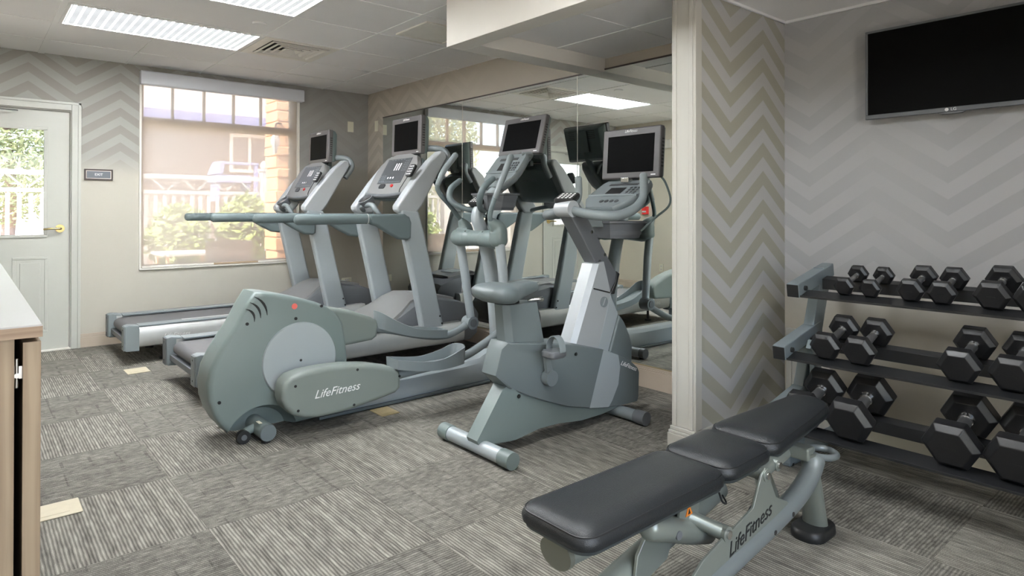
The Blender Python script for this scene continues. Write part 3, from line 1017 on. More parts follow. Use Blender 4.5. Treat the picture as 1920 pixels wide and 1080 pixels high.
# floor boxes in the carpet
def floor_box(x, y, sx, sy, mat, lab):
    t = thing('floor_outlet', lab, 'floor outlet', (x, y, 0))
    obj('cover_plate', box(B(), x - sx / 2, x + sx / 2, y - sy / 2, y + sy / 2, 0.0, 0.006), mat, t, bevel=0.003, seg=1)
    obj('flap', box(B(), x - sx * 0.36, x + sx * 0.30, y - sy * 0.32, y + sy * 0.32, 0.006, 0.008), mat, t, bevel=0.001, seg=1)
floor_box(0.265, 3.125, 0.205, 0.155, 'outlet', 'cream floor outlet plate in the carpet beside the oak counter')
floor_box(0.985, 5.44, 0.15, 0.17, 'outlet', 'yellowish floor outlet plate in the carpet behind the treadmills')
floor_box(1.905, 3.395, 0.12, 0.15, 'brassplate', 'worn brown floor outlet plate in the carpet beside the cross trainer')

# ------------------------------------------------------------------ treadmills (built at the nearer one, then copied)
def screen_unit(parent, c, tilt, w_, h_, th, name='display', back_plate=True):
    """monitor facing -X, tilted back by tilt; the glass, its name and the vents are sub-parts"""
    vdir = V((math.sin(tilt), 0, math.cos(tilt)))
    udir = V((0, -1, 0))
    mm = basis(c, udir, vdir)                     # n looks towards -X
    b_ = B()
    mbox(b_, mm @ Matrix.Translation((0, 0, -th * 0.28)), w_, h_, th * 0.56)
    tvo = obj(name, b_, 'bezel', parent, bevel=0.010, seg=3)
    b_ = B()
    lo = [[mm @ V((sx * w_ * k, sy * h_ * k, z)) for sx, sy in ((-.5, -.5), (.5, -.5), (.5, .5), (-.5, .5))] for k, z in ((0.97, -th * 0.5), (0.95, -th * 0.8), (0.80, -th * 1.25))]
    obj('rear_shell', rings(b_, lo), 'shell', tvo, bevel=0.006, seg=2)
    obj('screen', mbox(B(), mm @ Matrix.Translation((0, -h_ * 0.012, 0.0006)), w_ * 0.80, h_ * 0.735, 0.002), 'screen', tvo, smooth=False)
    text('logo', 'LifeFitness', 'white', tvo, mm @ Matrix.Translation((0.0, h_ * 0.435, 0.0012)), h_ * 0.075, shear=0.35)
    obj('badge', mbox(B(), mm @ Matrix.Translation((w_ * 0.40, -h_ * 0.44, 0.001)), w_ * 0.075, h_ * 0.018, 0.001), 'white', tvo, smooth=False)
    b_ = B()
    for k in range(9):
        mbox(b_, mm @ Matrix.Translation((w_ * 0.502, -h_ * 0.28 + k * h_ * 0.065, -th * 0.32)), 0.003, h_ * 0.025, th * 0.25)
    obj('side_vent', b_, 'black', tvo, smooth=False)
    b_ = B()
    for k in range(5):
        mbox(b_, mm @ Matrix.Translation((0, h_ * (0.36 - k * 0.05), -th * 1.2)), w_ * 0.62, h_ * 0.012, 0.012)
    obj('rear_slots', b_, 'black', tvo, smooth=False)
    return tvo, mm

def rrect(w_, h_, r, n=4):
    out = []
    for cx_, cy_, a in ((w_ / 2 - r, h_ / 2 - r, 0), (-w_ / 2 + r, h_ / 2 - r, 90), (-w_ / 2 + r, -h_ / 2 + r, 180), (w_ / 2 - r, -h_ / 2 + r, 270)):
        for k in range(n + 1):
            t_ = math.radians(a + 90 * k / n)
            out.append((cx_ + r * math.cos(t_), cy_ + r * math.sin(t_)))
    return out

TX, TY = 1.075, 4.63
def build_treadmill():
    t = thing('treadmill', 'silver and grey treadmill with its belt nearer the camera, beside the cross trainer', 'treadmill', (TX + 1.1, TY, 0), 'treadmills facing the mirror')
    # chassis under the belt
    b = box(B(), TX + 0.10, TX + 2.1, TY - 0.30, TY + 0.30, 0.13, 0.24)
    obj('chassis', b, 'plast_d', t, bevel=0.006, seg=1)
    for (x, s) in ((0.30, -1), (0.30, 1), (2.0, -1), (2.0, 1)):
        b = B()
        cyl(b, (TX + x, TY + s * 0.27, 0.0), (TX + x, TY + s * 0.27, 0.02), 0.035, 16)
        cyl(b, (TX + x, TY + s * 0.27, 0.02), (TX + x, TY + s * 0.27, 0.14), 0.014, 12)
        obj('foot', b, 'black', t)
    # belt with its rear roller
    b = box(B(), TX + 0.075, TX + 1.56, TY - 0.275, TY + 0.275, 0.262, 0.280)
    rb = obj('running_belt', b, 'belt', t, smooth=False)
    obj('rear_roller', cyl(B(), (TX + 0.078, TY - 0.275, 0.234), (TX + 0.078, TY + 0.275, 0.234), 0.046, 20), 'belt', rb)
    obj('rear_crossbar', box(B(), TX + 0.02, TX + 0.07, TY - 0.32, TY + 0.32, 0.15, 0.19), 'plast_d', t, bevel=0.004)
    for s in (-1, 1):
        def yy(k):
            return TY + s * k
        # side rail, rounded outside
        sec = [(0.315, 0.135), (0.385, 0.135), (0.403, 0.150), (0.410, 0.185), (0.410, 0.235), (0.402, 0.270), (0.385, 0.292), (0.315, 0.292)]
        rl = obj('side_rail', rings(B(), [[(TX + x, yy(p), z) for p, z in sec] for x in (0.06, 1.80, 2.02)]), 'alu', t, angle=50)
        obj('foot_rail', box(B(), TX + 0.10, TX + 1.46, min(yy(0.272), yy(0.395)), max(yy(0.272), yy(0.395)), 0.290, 0.303), 'plast', t, bevel=0.004)
        obj('foot_strip', box(B(), TX + 0.42, TX + 1.35, min(yy(0.285), yy(0.325)), max(yy(0.285), yy(0.325)), 0.303, 0.3055), 'alu', t, smooth=False)
        if s < 0:
            text('logo', 'LifeFitness', 'white', rl, basis((TX + 0.36, yy(0.4115), 0.205), (1, 0, 0), (0, 0, 1)), 0.045, shear=0.4)
        cap = obj('rear_cap', prism(B(), [(TX, 0.122), (TX + 0.012, 0.113), (TX + 0.10, 0.108), (TX + 0.10, 0.302), (TX + 0.03, 0.312), (TX, 0.305)], min(yy(0.318), yy(0.414)), max(yy(0.318), yy(0.414))), 'plast', t, bevel=0.006)
        obj('end_plate', box(B(), TX - 0.006, TX + 0.001, min(yy(0.325), yy(0.408)), max(yy(0.325), yy(0.408)), 0.118, 0.303), 'plast_d' if s > 0 else 'plast', cap, bevel=0.003, seg=1)
        b = B()
        for zz in (0.15, 0.275):
            cyl(b, (TX - 0.008, yy(0.366), zz), (TX - 0.005, yy(0.366), zz), 0.006, 10)
        obj('screw', b, 'black', cap)
        # upright
        pts = [(1.655, 0.13), (1.855, 0.13), (1.835, 0.27), (1.745, 0.62), (1.655, 1.00), (1.60, 1.19), (1.43, 1.21), (1.472, 1.00), (1.565, 0.60), (1.635, 0.27)]
        up = obj('upright', prism(B(), [(TX + x, z) for x, z in pts], min(yy(0.318), yy(0.395)), max(yy(0.318), yy(0.395))), 'paint', t, bevel=0.022, seg=3, angle=60)
        b = B()
        for zz, xx in ((0.36, 1.79), (0.30, 1.81)):
            cyl(b, (TX + xx, yy(0.395), zz), (TX + xx, yy(0.398), zz), 0.008, 10)
        obj('bolt', b, 'black', up)
        # arm carrying the console
        pts = [(1.405, 1.225), (1.415, 1.185), (1.46, 1.165), (1.575, 1.165), (1.635, 1.235), (1.745, 1.42), (1.865, 1.615), (1.852, 1.658), (1.80, 1.668), (1.70, 1.585), (1.56, 1.425)]
        ar = obj('console_arm', prism(B(), [(TX + x, z) for x, z in pts], min(yy(0.30), yy(0.392)), max(yy(0.30), yy(0.392))), 'paint2', t, bevel=0.026, seg=3, angle=50)
        el = [basis((TX + 1.478, yy(0.344), 1.292), (0, -1, 0), (0.56, 0, 0.83)) @ V((0.026 * math.cos(a * math.pi / 10), 0.085 * math.sin(a * math.pi / 10), 0.0)) for a in range(20)]
        el2 = [p + V((-0.006, 0, 0.004)) for p in el]
        obj('arm_inlay', rings(B(), [el, el2]), 'plast', ar)
        # handrail, capsule section, with the flared root
        b = tube(B(), [(TX + 0.632, yy(0.405), 1.13), (TX + 0.75, yy(0.405), 1.13), (TX + 1.20, yy(0.405), 1.131), (TX + 1.46, yy(0.40), 1.131)], [0.036] * 4, n=16, r2=0.026, dome=True)
        hr = obj('handrail', b, 'grip', t)
        pts = [(1.16, 1.166), (1.44, 1.167), (1.495, 1.145), (1.512, 1.10), (1.508, 0.985), (1.48, 0.967), (1.40, 0.978), (1.30, 1.030), (1.22, 1.078), (1.16, 1.095)]
        obj('handrail_root', prism(B(), [(TX + x, z) for x, z in pts], min(yy(0.375), yy(0.432)), max(yy(0.375), yy(0.432))), 'grip', hr, bevel=0.020, seg=3, angle=60)
        obj('rail_collar', tube(B(), [(TX + 1.145, yy(0.405), 1.131), (TX + 1.152, yy(0.405), 1.131)], [0.0385] * 2, n=16, r2=0.0285), 'alu', hr)
    # motor hood
    prof = [(1.36, 0.285), (1.385, 0.335), (1.50, 0.385), (1.66, 0.478), (1.80, 0.492), (2.03, 0.455), (2.20, 0.395), (2.245, 0.33), (2.23, 0.17), (2.16, 0.12), (1.45, 0.12)]
    lo = []
    for (k, dz, dx) in ((-0.316, 0.86, 0.02), (-0.300, 0.96, 0.0), (-0.24, 1.0, 0.0), (0.24, 1.0, 0.0), (0.300, 0.96, 0.0), (0.316, 0.86, 0.02)):
        lo.append([(TX + x + (dx if x < 1.8 else -dx), TY + k, 0.12 + (z - 0.12) * dz) for x, z in prof])
    hood = obj('motor_hood', rings(B(), lo), 'plast_d', t, angle=30)
    # pale scooped lid on the hood
    lo = []
    for x, z, hw in ((1.345, 0.315, 0.315), (1.42, 0.358, 0.312), (1.52, 0.405, 0.275), (1.62, 0.470, 0.235), (1.72, 0.505, 0.225), (1.90, 0.492, 0.22), (2.05, 0.462, 0.215)):
        lo.append([(TX + x, TY - hw, z - 0.02), (TX + x, TY - hw * 0.96, z + 0.004), (TX + x, TY - hw * 0.5, z + 0.008), (TX + x, TY + hw * 0.5, z + 0.008), (TX + x, TY + hw * 0.96, z + 0.004), (TX + x, TY + hw, z - 0.02)])
    lid = obj('hood_lid', rings(B(), lo), 'cons', hood, angle=40)
    obj('lid_badge', mbox(B(), basis((TX + 1.86, TY - 0.02, 0.503), (0, -1, 0), (1, 0, -0.10)), 0.22, 0.16, 0.004), 'paint', lid, bevel=0.001, seg=1)
    # console
    cc = V((TX + 1.605, TY, 1.475))
    vd = V((0.493, 0, 0.870))
    mm = basis(cc, (0, -1, 0), vd)
    out = [(-0.30, -0.175), (-0.12, -0.190), (0.12, -0.190), (0.30, -0.175), (0.315, -0.02), (0.30, 0.10), (0.235, 0.175), (0.11, 0.205), (-0.11, 0.205), (-0.235, 0.175), (-0.30, 0.10), (-0.315, -0.02)]
    lo = [[mm @ V((x * k, y * k, z)) for x, y in out] for k, z in ((0.985, 0.012), (1.0, 0.0), (1.0, -0.030), (0.96, -0.050))]
    con = obj('console', rings(B(), lo), 'cons', t, angle=45)
    lo = [[mm @ V((x * k, y * k + dy, z)) for x, y in out] for k, z, dy in ((1.02, -0.045, 0), (1.0, -0.085, 0.0), (0.90, -0.125, 0.01), (0.62, -0.150, 0.02))]
    obj('console_back', rings(B(), lo), 'shell', con, angle=45)
    text('rear_logo', 'LifeFitness', 'plast', con, basis(mm @ V((0.0, 0.10, -0.1515)), (0, 1, 0), vd), 0.05, shear=0.35)
    obj('console_lip', tube(B(), [mm @ V((x, y, 0.004)) for x, y in ((-0.295, -0.172), (-0.12, -0.19), (0.0, -0.193), (0.12, -0.19), (0.295, -0.172))], 0.016, n=10, sub=3), 'plast_d', con)
    mp_ = mm @ Matrix.Diagonal((1.18, 1.16, 1.0, 1.0)) @ Matrix.Translation((0.0, -0.006, 0.0))
    pn = obj('display_panel', mbox(B(), mp_ @ Matrix.Translation((-0.005, 0.040, 0.0135)), 0.315, 0.205, 0.003), 'panel', con, bevel=0.001, seg=1)
    for k in range(3):
        obj('lit_bar', mbox(B(), mp_ @ Matrix.Translation((-0.015 + k * 0.030, 0.072, 0.0157)), 0.010, 0.058, 0.002), 'white', pn, smooth=False)
    for k in range(3):
        obj('lit_dot', cyl(B(), mp_ @ V((-0.045 + k * 0.035, -0.018, 0.0150)), mp_ @ V((-0.045 + k * 0.035, -0.018, 0.017)), 0.009, 12), 'white', pn)
    b = B()
    for r in range(6):
        for cx_ in (0.092, 0.115, 0.138):
            mbox(b, mp_ @ Matrix.Translation((cx_, 0.120 - r * 0.016, 0.0157)), 0.013, 0.004, 0.002)
    for r in range(4):
        for cx_ in (-0.145, -0.118, -0.091):
            mbox(b, mp_ @ Matrix.Translation((cx_, 0.0 - r * 0.014, 0.0157)), 0.016, 0.004, 0.002)
    for cx_ in (-0.10, -0.06, -0.02, 0.02, 0.06):
        mbox(b, mp_ @ Matrix.Translation((cx_, 0.132, 0.0157)), 0.022, 0.003, 0.002)
    for k in range(14):
        mbox(b, mp_ @ Matrix.Translation((-0.140 + k * 0.021, -0.052, 0.0157)), 0.012, 0.003, 0.002)
    obj('panel_print', b, 'plast', pn, smooth=False)
    obj('speed_window', rings(B(), [[mm @ V((x - 0.085, y - 0.105, z)) for x, y in rrect(0.10, 0.043, 0.02)] for z in (0.0125, 0.0155)]), 'black', con)
    obj('stop_button', cyl(B(), mm @ V((0.075, -0.105, 0.012)), mm @ V((0.075, -0.105, 0.022)), 0.014, 18), 'red', con)
    # keypad clipped to the near arm, with its cord
    km = basis(V((TX + 1.60, TY - 0.345, 1.475)) + V((-0.87, 0, 0.493)) * 0.052, (0, -1, 0), vd)
    kp = obj('remote_keypad', rings(B(), [[km @ V((x, y, z)) for x, y in rrect(0.082, 0.11, 0.022)] for z in (-0.012, 0.010)]), 'black', t, bevel=0.004, seg=2)
    b = B()
    for r in range(4):
        for c_ in range(3):
            mbox(b, km @ Matrix.Translation(((c_ - 1) * 0.022, (r - 1.5) * 0.023, 0.0112)), 0.011, 0.010, 0.0025)
    obj('key', b, 'white', kp, smooth=False)
    obj('keypad_cord', tube(B(), [km @ V((-0.01, -0.055, 0.0)), km @ V((-0.05, -0.12, -0.012)), km @ V((-0.09, -0.155, -0.03)), km @ V((-0.10, -0.20, -0.06))], 0.0032, n=8, sub=4), 'black', kp)
    # cross grip with its cup holder
    b = tube(B(), [(TX + 1.50, TY + 0.32, 1.19), (TX + 1.44, TY + 0.24, 1.215), (TX + 1.40, TY + 0.10, 1.235), (TX + 1.395, TY - 0.02, 1.235), (TX + 1.40, TY - 0.07, 1.20), (TX + 1.44, TY - 0.085, 1.14)], 0.020, n=12, sub=4)
    obj('cross_grip', b, 'plast', t)
    hm = basis((TX + 1.40, TY + 0.10, 1.285), (0, -1, 0), (0.80, 0, 0.60))
    hd = obj('cup_holder', rings(B(), [[hm @ V((0.078 * k * math.cos(a * math.pi / 12), 0.062 * k * math.sin(a * math.pi / 12), z)) for a in range(24)] for k, z in ((0.75, -0.06), (0.98, -0.006), (1.0, 0.004), (0.90, 0.006), (0.82, -0.012))]), 'plast_d', t)
    obj('holder_dish', rings(B(), [[hm @ V((0.066 * math.cos(a * math.pi / 12), 0.052 * math.sin(a * math.pi / 12), z)) for a in range(24)] for z in (-0.014, -0.006)]), 'chrome', hd)
    # monitor on its arch
    scr, sm = screen_unit(t, (TX + 1.715, TY, 1.808), 0.03, 0.46, 0.315, 0.085)
    b = tube(B(), [(TX + 1.835, TY - 0.335, 1.50), (TX + 1.90, TY - 0.335, 1.600), (TX + 1.895, TY - 0.315, 1.665), (TX + 1.85, TY - 0.26, 1.695), (TX + 1.80, TY - 0.14, 1.70), (TX + 1.785, TY, 1.70), (TX + 1.80, TY + 0.14, 1.70), (TX + 1.85, TY + 0.26, 1.695), (TX + 1.895, TY + 0.315, 1.665), (TX + 1.90, TY + 0.335, 1.600), (TX + 1.835, TY + 0.335, 1.50)], 0.027, n=14, sub=4)
    obj('support_arch', b, 'plast', t)
    b = box(B(), TX + 1.79, TX + 1.83, TY - 0.06, TY + 0.06, 1.62, 1.86)
    obj('monitor_bracket', b, 'housing2', t, bevel=0.004, seg=1)
    obj('monitor_cable', tube(B(), [(TX + 1.76, TY - 0.15, 1.665), (TX + 1.735, TY - 0.16, 1.635), (TX + 1.73, TY - 0.12, 1.62), (TX + 1.74, TY - 0.08, 1.60)], 0.004, n=8, sub=4), 'black', t)
    # power cord looping at the front foot of the upright
    obj('power_cord', tube(B(), [(TX + 1.86, TY + 0.40, 0.22), (TX + 1.95, TY + 0.45, 0.20), (TX + 2.06, TY + 0.43, 0.13), (TX + 2.12, TY + 0.38, 0.17)], 0.005, n=8, sub=4), 'black', t)
    return t
tm = build_treadmill()
tm2 = dup_tree(tm)
tm2.location = (tm.location.x - 0.14, tm.location.y + 1.41, 0)
tm2['label'] = 'silver and grey treadmill with its deck along the window wall under the blind'

# ------------------------------------------------------------------ cross trainer
EX, EY = 0.94, 3.575
et = thing('elliptical_trainer', 'slate grey cross trainer with a pale disc on its rear housing', 'elliptical trainer', (EX + 1.0, EY, 0))
hp = [(0.236, 0.762), (0.19, 0.69), (0.141, 0.595), (0.09, 0.522), (0.049, 0.455), (0.015, 0.385), (0.0, 0.31), (0.006, 0.225), (0.028, 0.155), (0.06, 0.095), (0.105, 0.04), (0.16, 0.025), (0.366, 0.022), (0.485, 0.024), (0.60, 0.028), (0.68, 0.04), (0.735, 0.13), (0.762, 0.24), (0.765, 0.34), (0.752, 0.45), (0.735, 0.545), (0.70, 0.60), (0.64, 0.648), (0.575, 0.678), (0.50, 0.703), (0.42, 0.726), (0.33, 0.749), (0.275, 0.760)]
cx_, cz_ = 0.40, 0.36
def hl(k, y):
    return [(EX + cx_ + (x - cx_) * k, EY + y, max(0.02, cz_ + (z - cz_) * k)) for x, z in hp]
lo = [hl(0.93, -0.111), hl(0.972, -0.106), hl(0.992, -0.096), hl(1.0, -0.07), hl(1.0, 0.07), hl(0.992, 0.096), hl(0.972, 0.106), hl(0.93, 0.111)]
hs = obj('rear_housing', rings(B(), lo), 'housing', et, angle=60)
def cut(o, cutters):
    """carve shapes out of a mesh and keep the carved mesh; the carving shapes are removed"""
    for c in cutters:
        md = o.modifiers.new('cut', 'BOOLEAN')
        md.operation = 'DIFFERENCE'
        md.solver = 'EXACT'
        md.object = c
    bpy.context.view_layer.update()
    dg = bpy.context.evaluated_depsgraph_get()
    me_ = bpy.data.meshes.new_from_object(o.evaluated_get(dg))
    o.modifiers.clear()
    old = o.data
    o.data = me_
    me_.name = old.name
    for c in cutters:
        bpy.data.objects.remove(c)
    me_.polygons.foreach_set('use_smooth', [True] * len(me_.polygons))
    me_.set_sharp_from_angle(angle=math.radians(50))
arc = circle(EX + 0.275, 0.0, 0.158, 20, 0, math.pi, rx=0.185)
cs_ = []
for sg in (-1, 1):
    arc_in = circle(EX + 0.275, 0.0, 0.125, 20, 0, math.pi, rx=0.15)
    cs_.append(obj('cutter', rings(B(), [[(x, EY + sg * 0.16, z if z > 0.001 else -0.02) for x, z in arc], [(x, EY + sg * 0.098, z if z > 0.001 else -0.02) for x, z in arc], [(x, EY + sg * 0.022, z if z > 0.001 else -0.02) for x, z in arc_in]]), 'housing', et))
cut(hs, cs_)
# three curved vents and a bolt at the top rear, as inlays
def vent_slot(x, z, ln, ang, wd):
    p = []
    for k in range(7):
        a = -0.5 + k / 6
        p.append((a, 0.018 * (0.25 - a * a) * 4))
    up_ = [(a * ln, q + wd * (1 - 4 * a * a * 0.9)) for a, q in p]
    dn_ = [(a * ln, q - wd * (1 - 4 * a * a * 0.9)) for a, q in p][::-1]
    ca, sa = math.cos(ang), math.sin(ang)
    return [(EX + x + a * ca - q * sa, z + a * sa + q * ca) for a, q in up_ + dn_]
for (x, z, ln) in ((0.262, 0.688, 0.125), (0.233, 0.668, 0.105), (0.206, 0.644, 0.085)):
    obj('vent_slot', prism(B(), vent_slot(x, z, ln, math.radians(-57), 0.0055), EY - 0.116, EY - 0.1085), 'black', hs, smooth=False)
for (x, z) in ((0.192, 0.60), (0.452, 0.60), (0.055, 0.215), (0.60, 0.655)):
    obj('screw', cyl(B(), (EX + x, EY - 0.116, z), (EX + x, EY - 0.10, z), 0.0085, 12), 'black', hs)
obj('warning_mark', prism(B(), circle(EX + 0.445, 0.668, 0.016, 16), EY - 0.1135, EY - 0.110), 'pink', hs, smooth=False)
for s in (-1, 1):
    lo = [[(EX + 0.475 + r * math.cos(a * math.pi / 32), EY + s * y, 0.371 + r * math.sin(a * math.pi / 32)) for a in range(64)] for r, y in ((0.207, 0.105), (0.207, 0.121), (0.203, 0.126), (0.05, 0.128))]
    dk = obj('crank_disc', rings(B(), lo), 'disc', et, angle=50)
    obj('disc_bolt', cyl(B(), (EX + 0.475, EY + s * 0.128, 0.371), (EX + 0.475, EY + s * 0.130, 0.371), 0.007, 12), 'black', dk)
# pedal link covers: near one low, far one high
lc = [(0.302, 0.225), (0.303, 0.275), (0.318, 0.312), (0.35, 0.338), (0.42, 0.352), (0.54, 0.356), (0.66, 0.350), (0.80, 0.330), (0.94, 0.292), (0.985, 0.268), (1.000, 0.235), (0.998, 0.165), (0.965, 0.140), (0.83, 0.118), (0.64, 0.094), (0.50, 0.094), (0.42, 0.108), (0.36, 0.135), (0.318, 0.178)]
def link_cover(dx, dz, ang, y0, y1, side):
    ca, sa = math.cos(ang), math.sin(ang)
    P = [(EX + 0.42 + dx + (x - 0.42) * ca - (z - 0.22) * sa, 0.22 + dz + (x - 0.42) * sa + (z - 0.22) * ca) for x, z in lc]
    o_ = obj('link_cover', prism(B(), P, y0, y1), 'cover', et, bevel=0.026, seg=4, angle=70)
    yo = y0 if side < 0 else y1
    for (x, z) in ((0.37, 0.285), (0.385, 0.155), (0.72, 0.315), (0.70, 0.125), (0.985, 0.235)):
        xx = EX + 0.42 + dx + (x - 0.42) * ca - (z - 0.22) * sa
        zz = 0.22 + dz + (x - 0.42) * sa + (z - 0.22) * ca
        obj('screw', cyl(B(), (xx, yo - side * 0.001, zz), (xx, yo + side * 0.0015, zz), 0.0075, 10), 'black', o_)
    u = V((ca, 0, sa)) if side < 0 else V((-ca, 0, -sa))
    v_ = V((-sa, 0, ca))
    if side < 0:
        text('logo', 'LifeFitness', 'white', o_, basis((EX + 0.60 + dx, yo - 0.001, 0.222 + dz), u + V((0, 0, 0.02)), v_), 0.062, shear=0.4)
    else:
        text('logo', 'LifeFitness', 'white', o_, basis((EX + 0.60 + dx, yo + 0.001, 0.222 + dz), u, v_), 0.062, shear=0.4)
    return o_
link_cover(0, 0, 0.0, EY - 0.315, EY - 0.185, -1)
link_cover(0.13, 0.265, -0.10, EY + 0.185, EY + 0.315, 1)
for s, (x, z) in ((-1, (0.40, 0.225)), (1, (0.55, 0.50))):
    obj('crank_pin', cyl(B(), (EX + x, EY + s * 0.12, z), (EX + x, EY + s * 0.20, z), 0.03, 16), 'plast_d', et)
# pedals, boat shaped trays
def pedal(x0, x1, zc, tilt, yc, flip=False):
    """boat shaped tray, one end square, the other a raised round lip"""
    L = x1 - x0
    n = 12
    outl = [(0.93 * k / n, -1.0) for k in range(n + 1)]
    outl += [(0.93 + 0.07 * math.cos(-math.pi / 2 + math.pi * k / 8), math.sin(-math.pi / 2 + math.pi * k / 8)) for k in range(1, 8)]
    outl += [(0.93 - 0.93 * k / n, 1.0) for k in range(n + 1)]
    def X(f_):
        return EX + (x1 - f_ * L if flip else x0 + f_ * L)
    def hw(f_):
        return 0.070 + 0.022 * math.sin(math.pi * min(1.0, f_))
    def bz(f_):
        g = 1 - f_ if flip else f_
        return zc + tilt * (g - 0.5) * L - 0.022 * math.sin(math.pi * f_)
    def rim(f_):
        return bz(f_) + 0.056 + 0.055 * max(0.0, (f_ - 0.45) / 0.55) ** 1.6
    u_ = [(X(f_), yc + s_ * (hw(f_) - 0.006), bz(f_)) for f_, s_ in outl]
    o_ = [(X(f_), yc + s_ * hw(f_), rim(f_)) for f_, s_ in outl]
    i_ = [(X(f_ - (0.012 if f_ > 0.5 else -0.004)), yc + s_ * (hw(f_) - 0.009), rim(f_)) for f_, s_ in outl]
    d_ = [(X(f_ - (0.05 * (f_ > 0.9))), yc + s_ * (hw(f_) - 0.014), bz(f_) + 0.022) for f_, s_ in outl]
    return obj('pedal', rings(B(), [u_, o_, i_, d_]), 'plast', et, angle=40)
pedal(0.960, 1.455, 0.262, -0.07, EY - 0.275)
pedal(1.15, 1.685, 0.352, -0.235, EY + 0.275, True)
# pedal tubes
obj('pedal_tube', tube(B(), [(EX + 0.92, EY - 0.262, 0.225), (EX + 1.12, EY - 0.268, 0.238), (EX + 1.33, EY - 0.27, 0.248), (EX + 1.47, EY - 0.275, 0.270), (EX + 1.60, EY - 0.278, 0.315), (EX + 1.83, EY - 0.28, 0.42)], 0.026, n=14, sub=4), 'plast', et)
obj('pedal_tube', tube(B(), [(EX + 1.02, EY + 0.262, 0.425), (EX + 1.22, EY + 0.268, 0.395), (EX + 1.50, EY + 0.272, 0.320), (EX + 1.66, EY + 0.275, 0.292), (EX + 1.78, EY + 0.278, 0.300), (EX + 1.94, EY + 0.28, 0.36)], 0.026, n=14, sub=4), 'plast', et)
# frame and base rail
sec = [(-0.075, 0.02), (0.075, 0.02), (0.085, 0.045), (0.072, 0.135), (0.045, 0.160), (-0.045, 0.160), (-0.072, 0.135), (-0.085, 0.045)]
lo = []
for x, k, dz in ((0.62, 1.0, 0.0), (1.20, 0.98, 0.0), (1.62, 0.95, 0.005), (1.78, 0.92, 0.02), (1.86, 0.86, 0.07), (1.95, 0.7, 0.08)):
    lo.append([(EX + x, EY + y * k, 0.02 + (z - 0.02) * (1 + dz * 5)) for y, z in sec])
fr = obj('base_rail', rings(B(), lo), 'paint', et, angle=35)
obj('floor_strip', box(B(), EX + 0.60, EX + 1.84, EY - 0.088, EY + 0.088, 0.004, 0.022), 'housing2', fr, bevel=0.003, seg=1)
# rear foot tube with wheel
rt = obj('rear_foot', tube(B(), [(EX + 0.255, EY - 0.245, 0.052), (EX + 0.255, EY + 0.245, 0.052)], 0.0425, n=24), 'housing', et, angle=50)
for s in (-1, 1):
    obj('end_cap', tube(B(), [(EX + 0.255, EY + s * 0.235, 0.052), (EX + 0.255, EY + s * 0.252, 0.052)], [0.0435, 0.041], n=24), 'housing2', rt, angle=50)
    b = tube(B(), [(EX + 0.155, EY + s * 0.155, 0.034), (EX + 0.155, EY + s * 0.185, 0.034)], 0.034, n=20)
    wh = obj('wheel', b, 'black', et, angle=50)
    obj('wheel_hub', tube(B(), [(EX + 0.155, EY + s * 0.150, 0.034), (EX + 0.155, EY + s * 0.190, 0.034)], 0.014, n=14), 'plast_d', wh)
    obj('wheel_arm', tube(B(), [(EX + 0.25, EY + s * 0.12, 0.06), (EX + 0.19, EY + s * 0.14, 0.052), (EX + 0.155, EY + s * 0.148, 0.036)], 0.022, n=10), 'housing', rt)
    obj('levelling_foot', tube(B(), [(EX + 0.25, EY + s * 0.225, 0.0), (EX + 0.25, EY + s * 0.225, 0.02)], 0.024, n=14), 'black', rt)
obj('rear_label', prism(B(), [(EX + 0.225, EY - 0.15), (EX + 0.243, EY - 0.15), (EX + 0.243, EY - 0.20), (EX + 0.225, EY - 0.20)], 0.0915, 0.0935, 'xy'), 'plate', rt, smooth=False)
# front foot tube
ft = obj('front_foot', tube(B(), [(EX + 1.93, EY - 0.33, 0.045), (EX + 1.93, EY + 0.33, 0.045)], 0.036, n=18), 'paint', et, angle=50)
for s in (-1, 1):
    obj('end_cap', tube(B(), [(EX + 1.93, EY + s * 0.30, 0.045), (EX + 1.93, EY + s * 0.345, 0.045)], 0.040, n=18), 'plast_d', ft, angle=50)
    obj('levelling_foot', tube(B(), [(EX + 1.93, EY + s * 0.31, 0.0), (EX + 1.93, EY + s * 0.31, 0.02)], 0.024, n=14), 'black', ft)
# mast
obj('mast', tube(B(), [(EX + 1.985, EY, 0.10), (EX + 1.97, EY, 0.35), (EX + 1.93, EY, 0.68), (EX + 1.865, EY, 0.95), (EX + 1.815, EY, 1.08), (EX + 1.79, EY, 1.14), (EX + 1.81, EY, 1.205), (EX + 1.90, EY, 1.29), (EX + 2.02, EY, 1.38)], [0.058, 0.056, 0.053, 0.050, 0.047, 0.044, 0.042, 0.042, 0.042], n=18, sub=5), 'paint', et)
# pivot bar
pv = obj('pivot_bar', tube(B(), [(EX + 1.795, EY - 0.12, 1.0), (EX + 1.795, EY + 0.12, 1.0)], 0.055, n=20), 'housing', et)
for s in (-1, 1):
    px_ = 1.79 if s < 0 else 1.80
    obj('pivot_sleeve', tube(B(), [(EX + 1.795, EY + s * 0.06, 1.0), (EX + px_, EY + s * 0.20, 1.0), (EX + px_, EY + s * 0.255, 0.998)], [0.056, 0.066, 0.058], n=20, dome=True), 'housing', pv)
    obj('pivot_seam', tube(B(), [(EX + 1.795, EY + s * 0.118, 1.0), (EX + 1.795, EY + s * 0.122, 1.0)], 0.0585, n=20), 'housing2', pv)
    for k in (0.10, 0.20):
        obj('bolt', cyl(B(), (EX + 1.76, EY + s * k, 1.046), (EX + 1.758, EY + s * k, 1.049), 0.006, 10), 'black', pv)
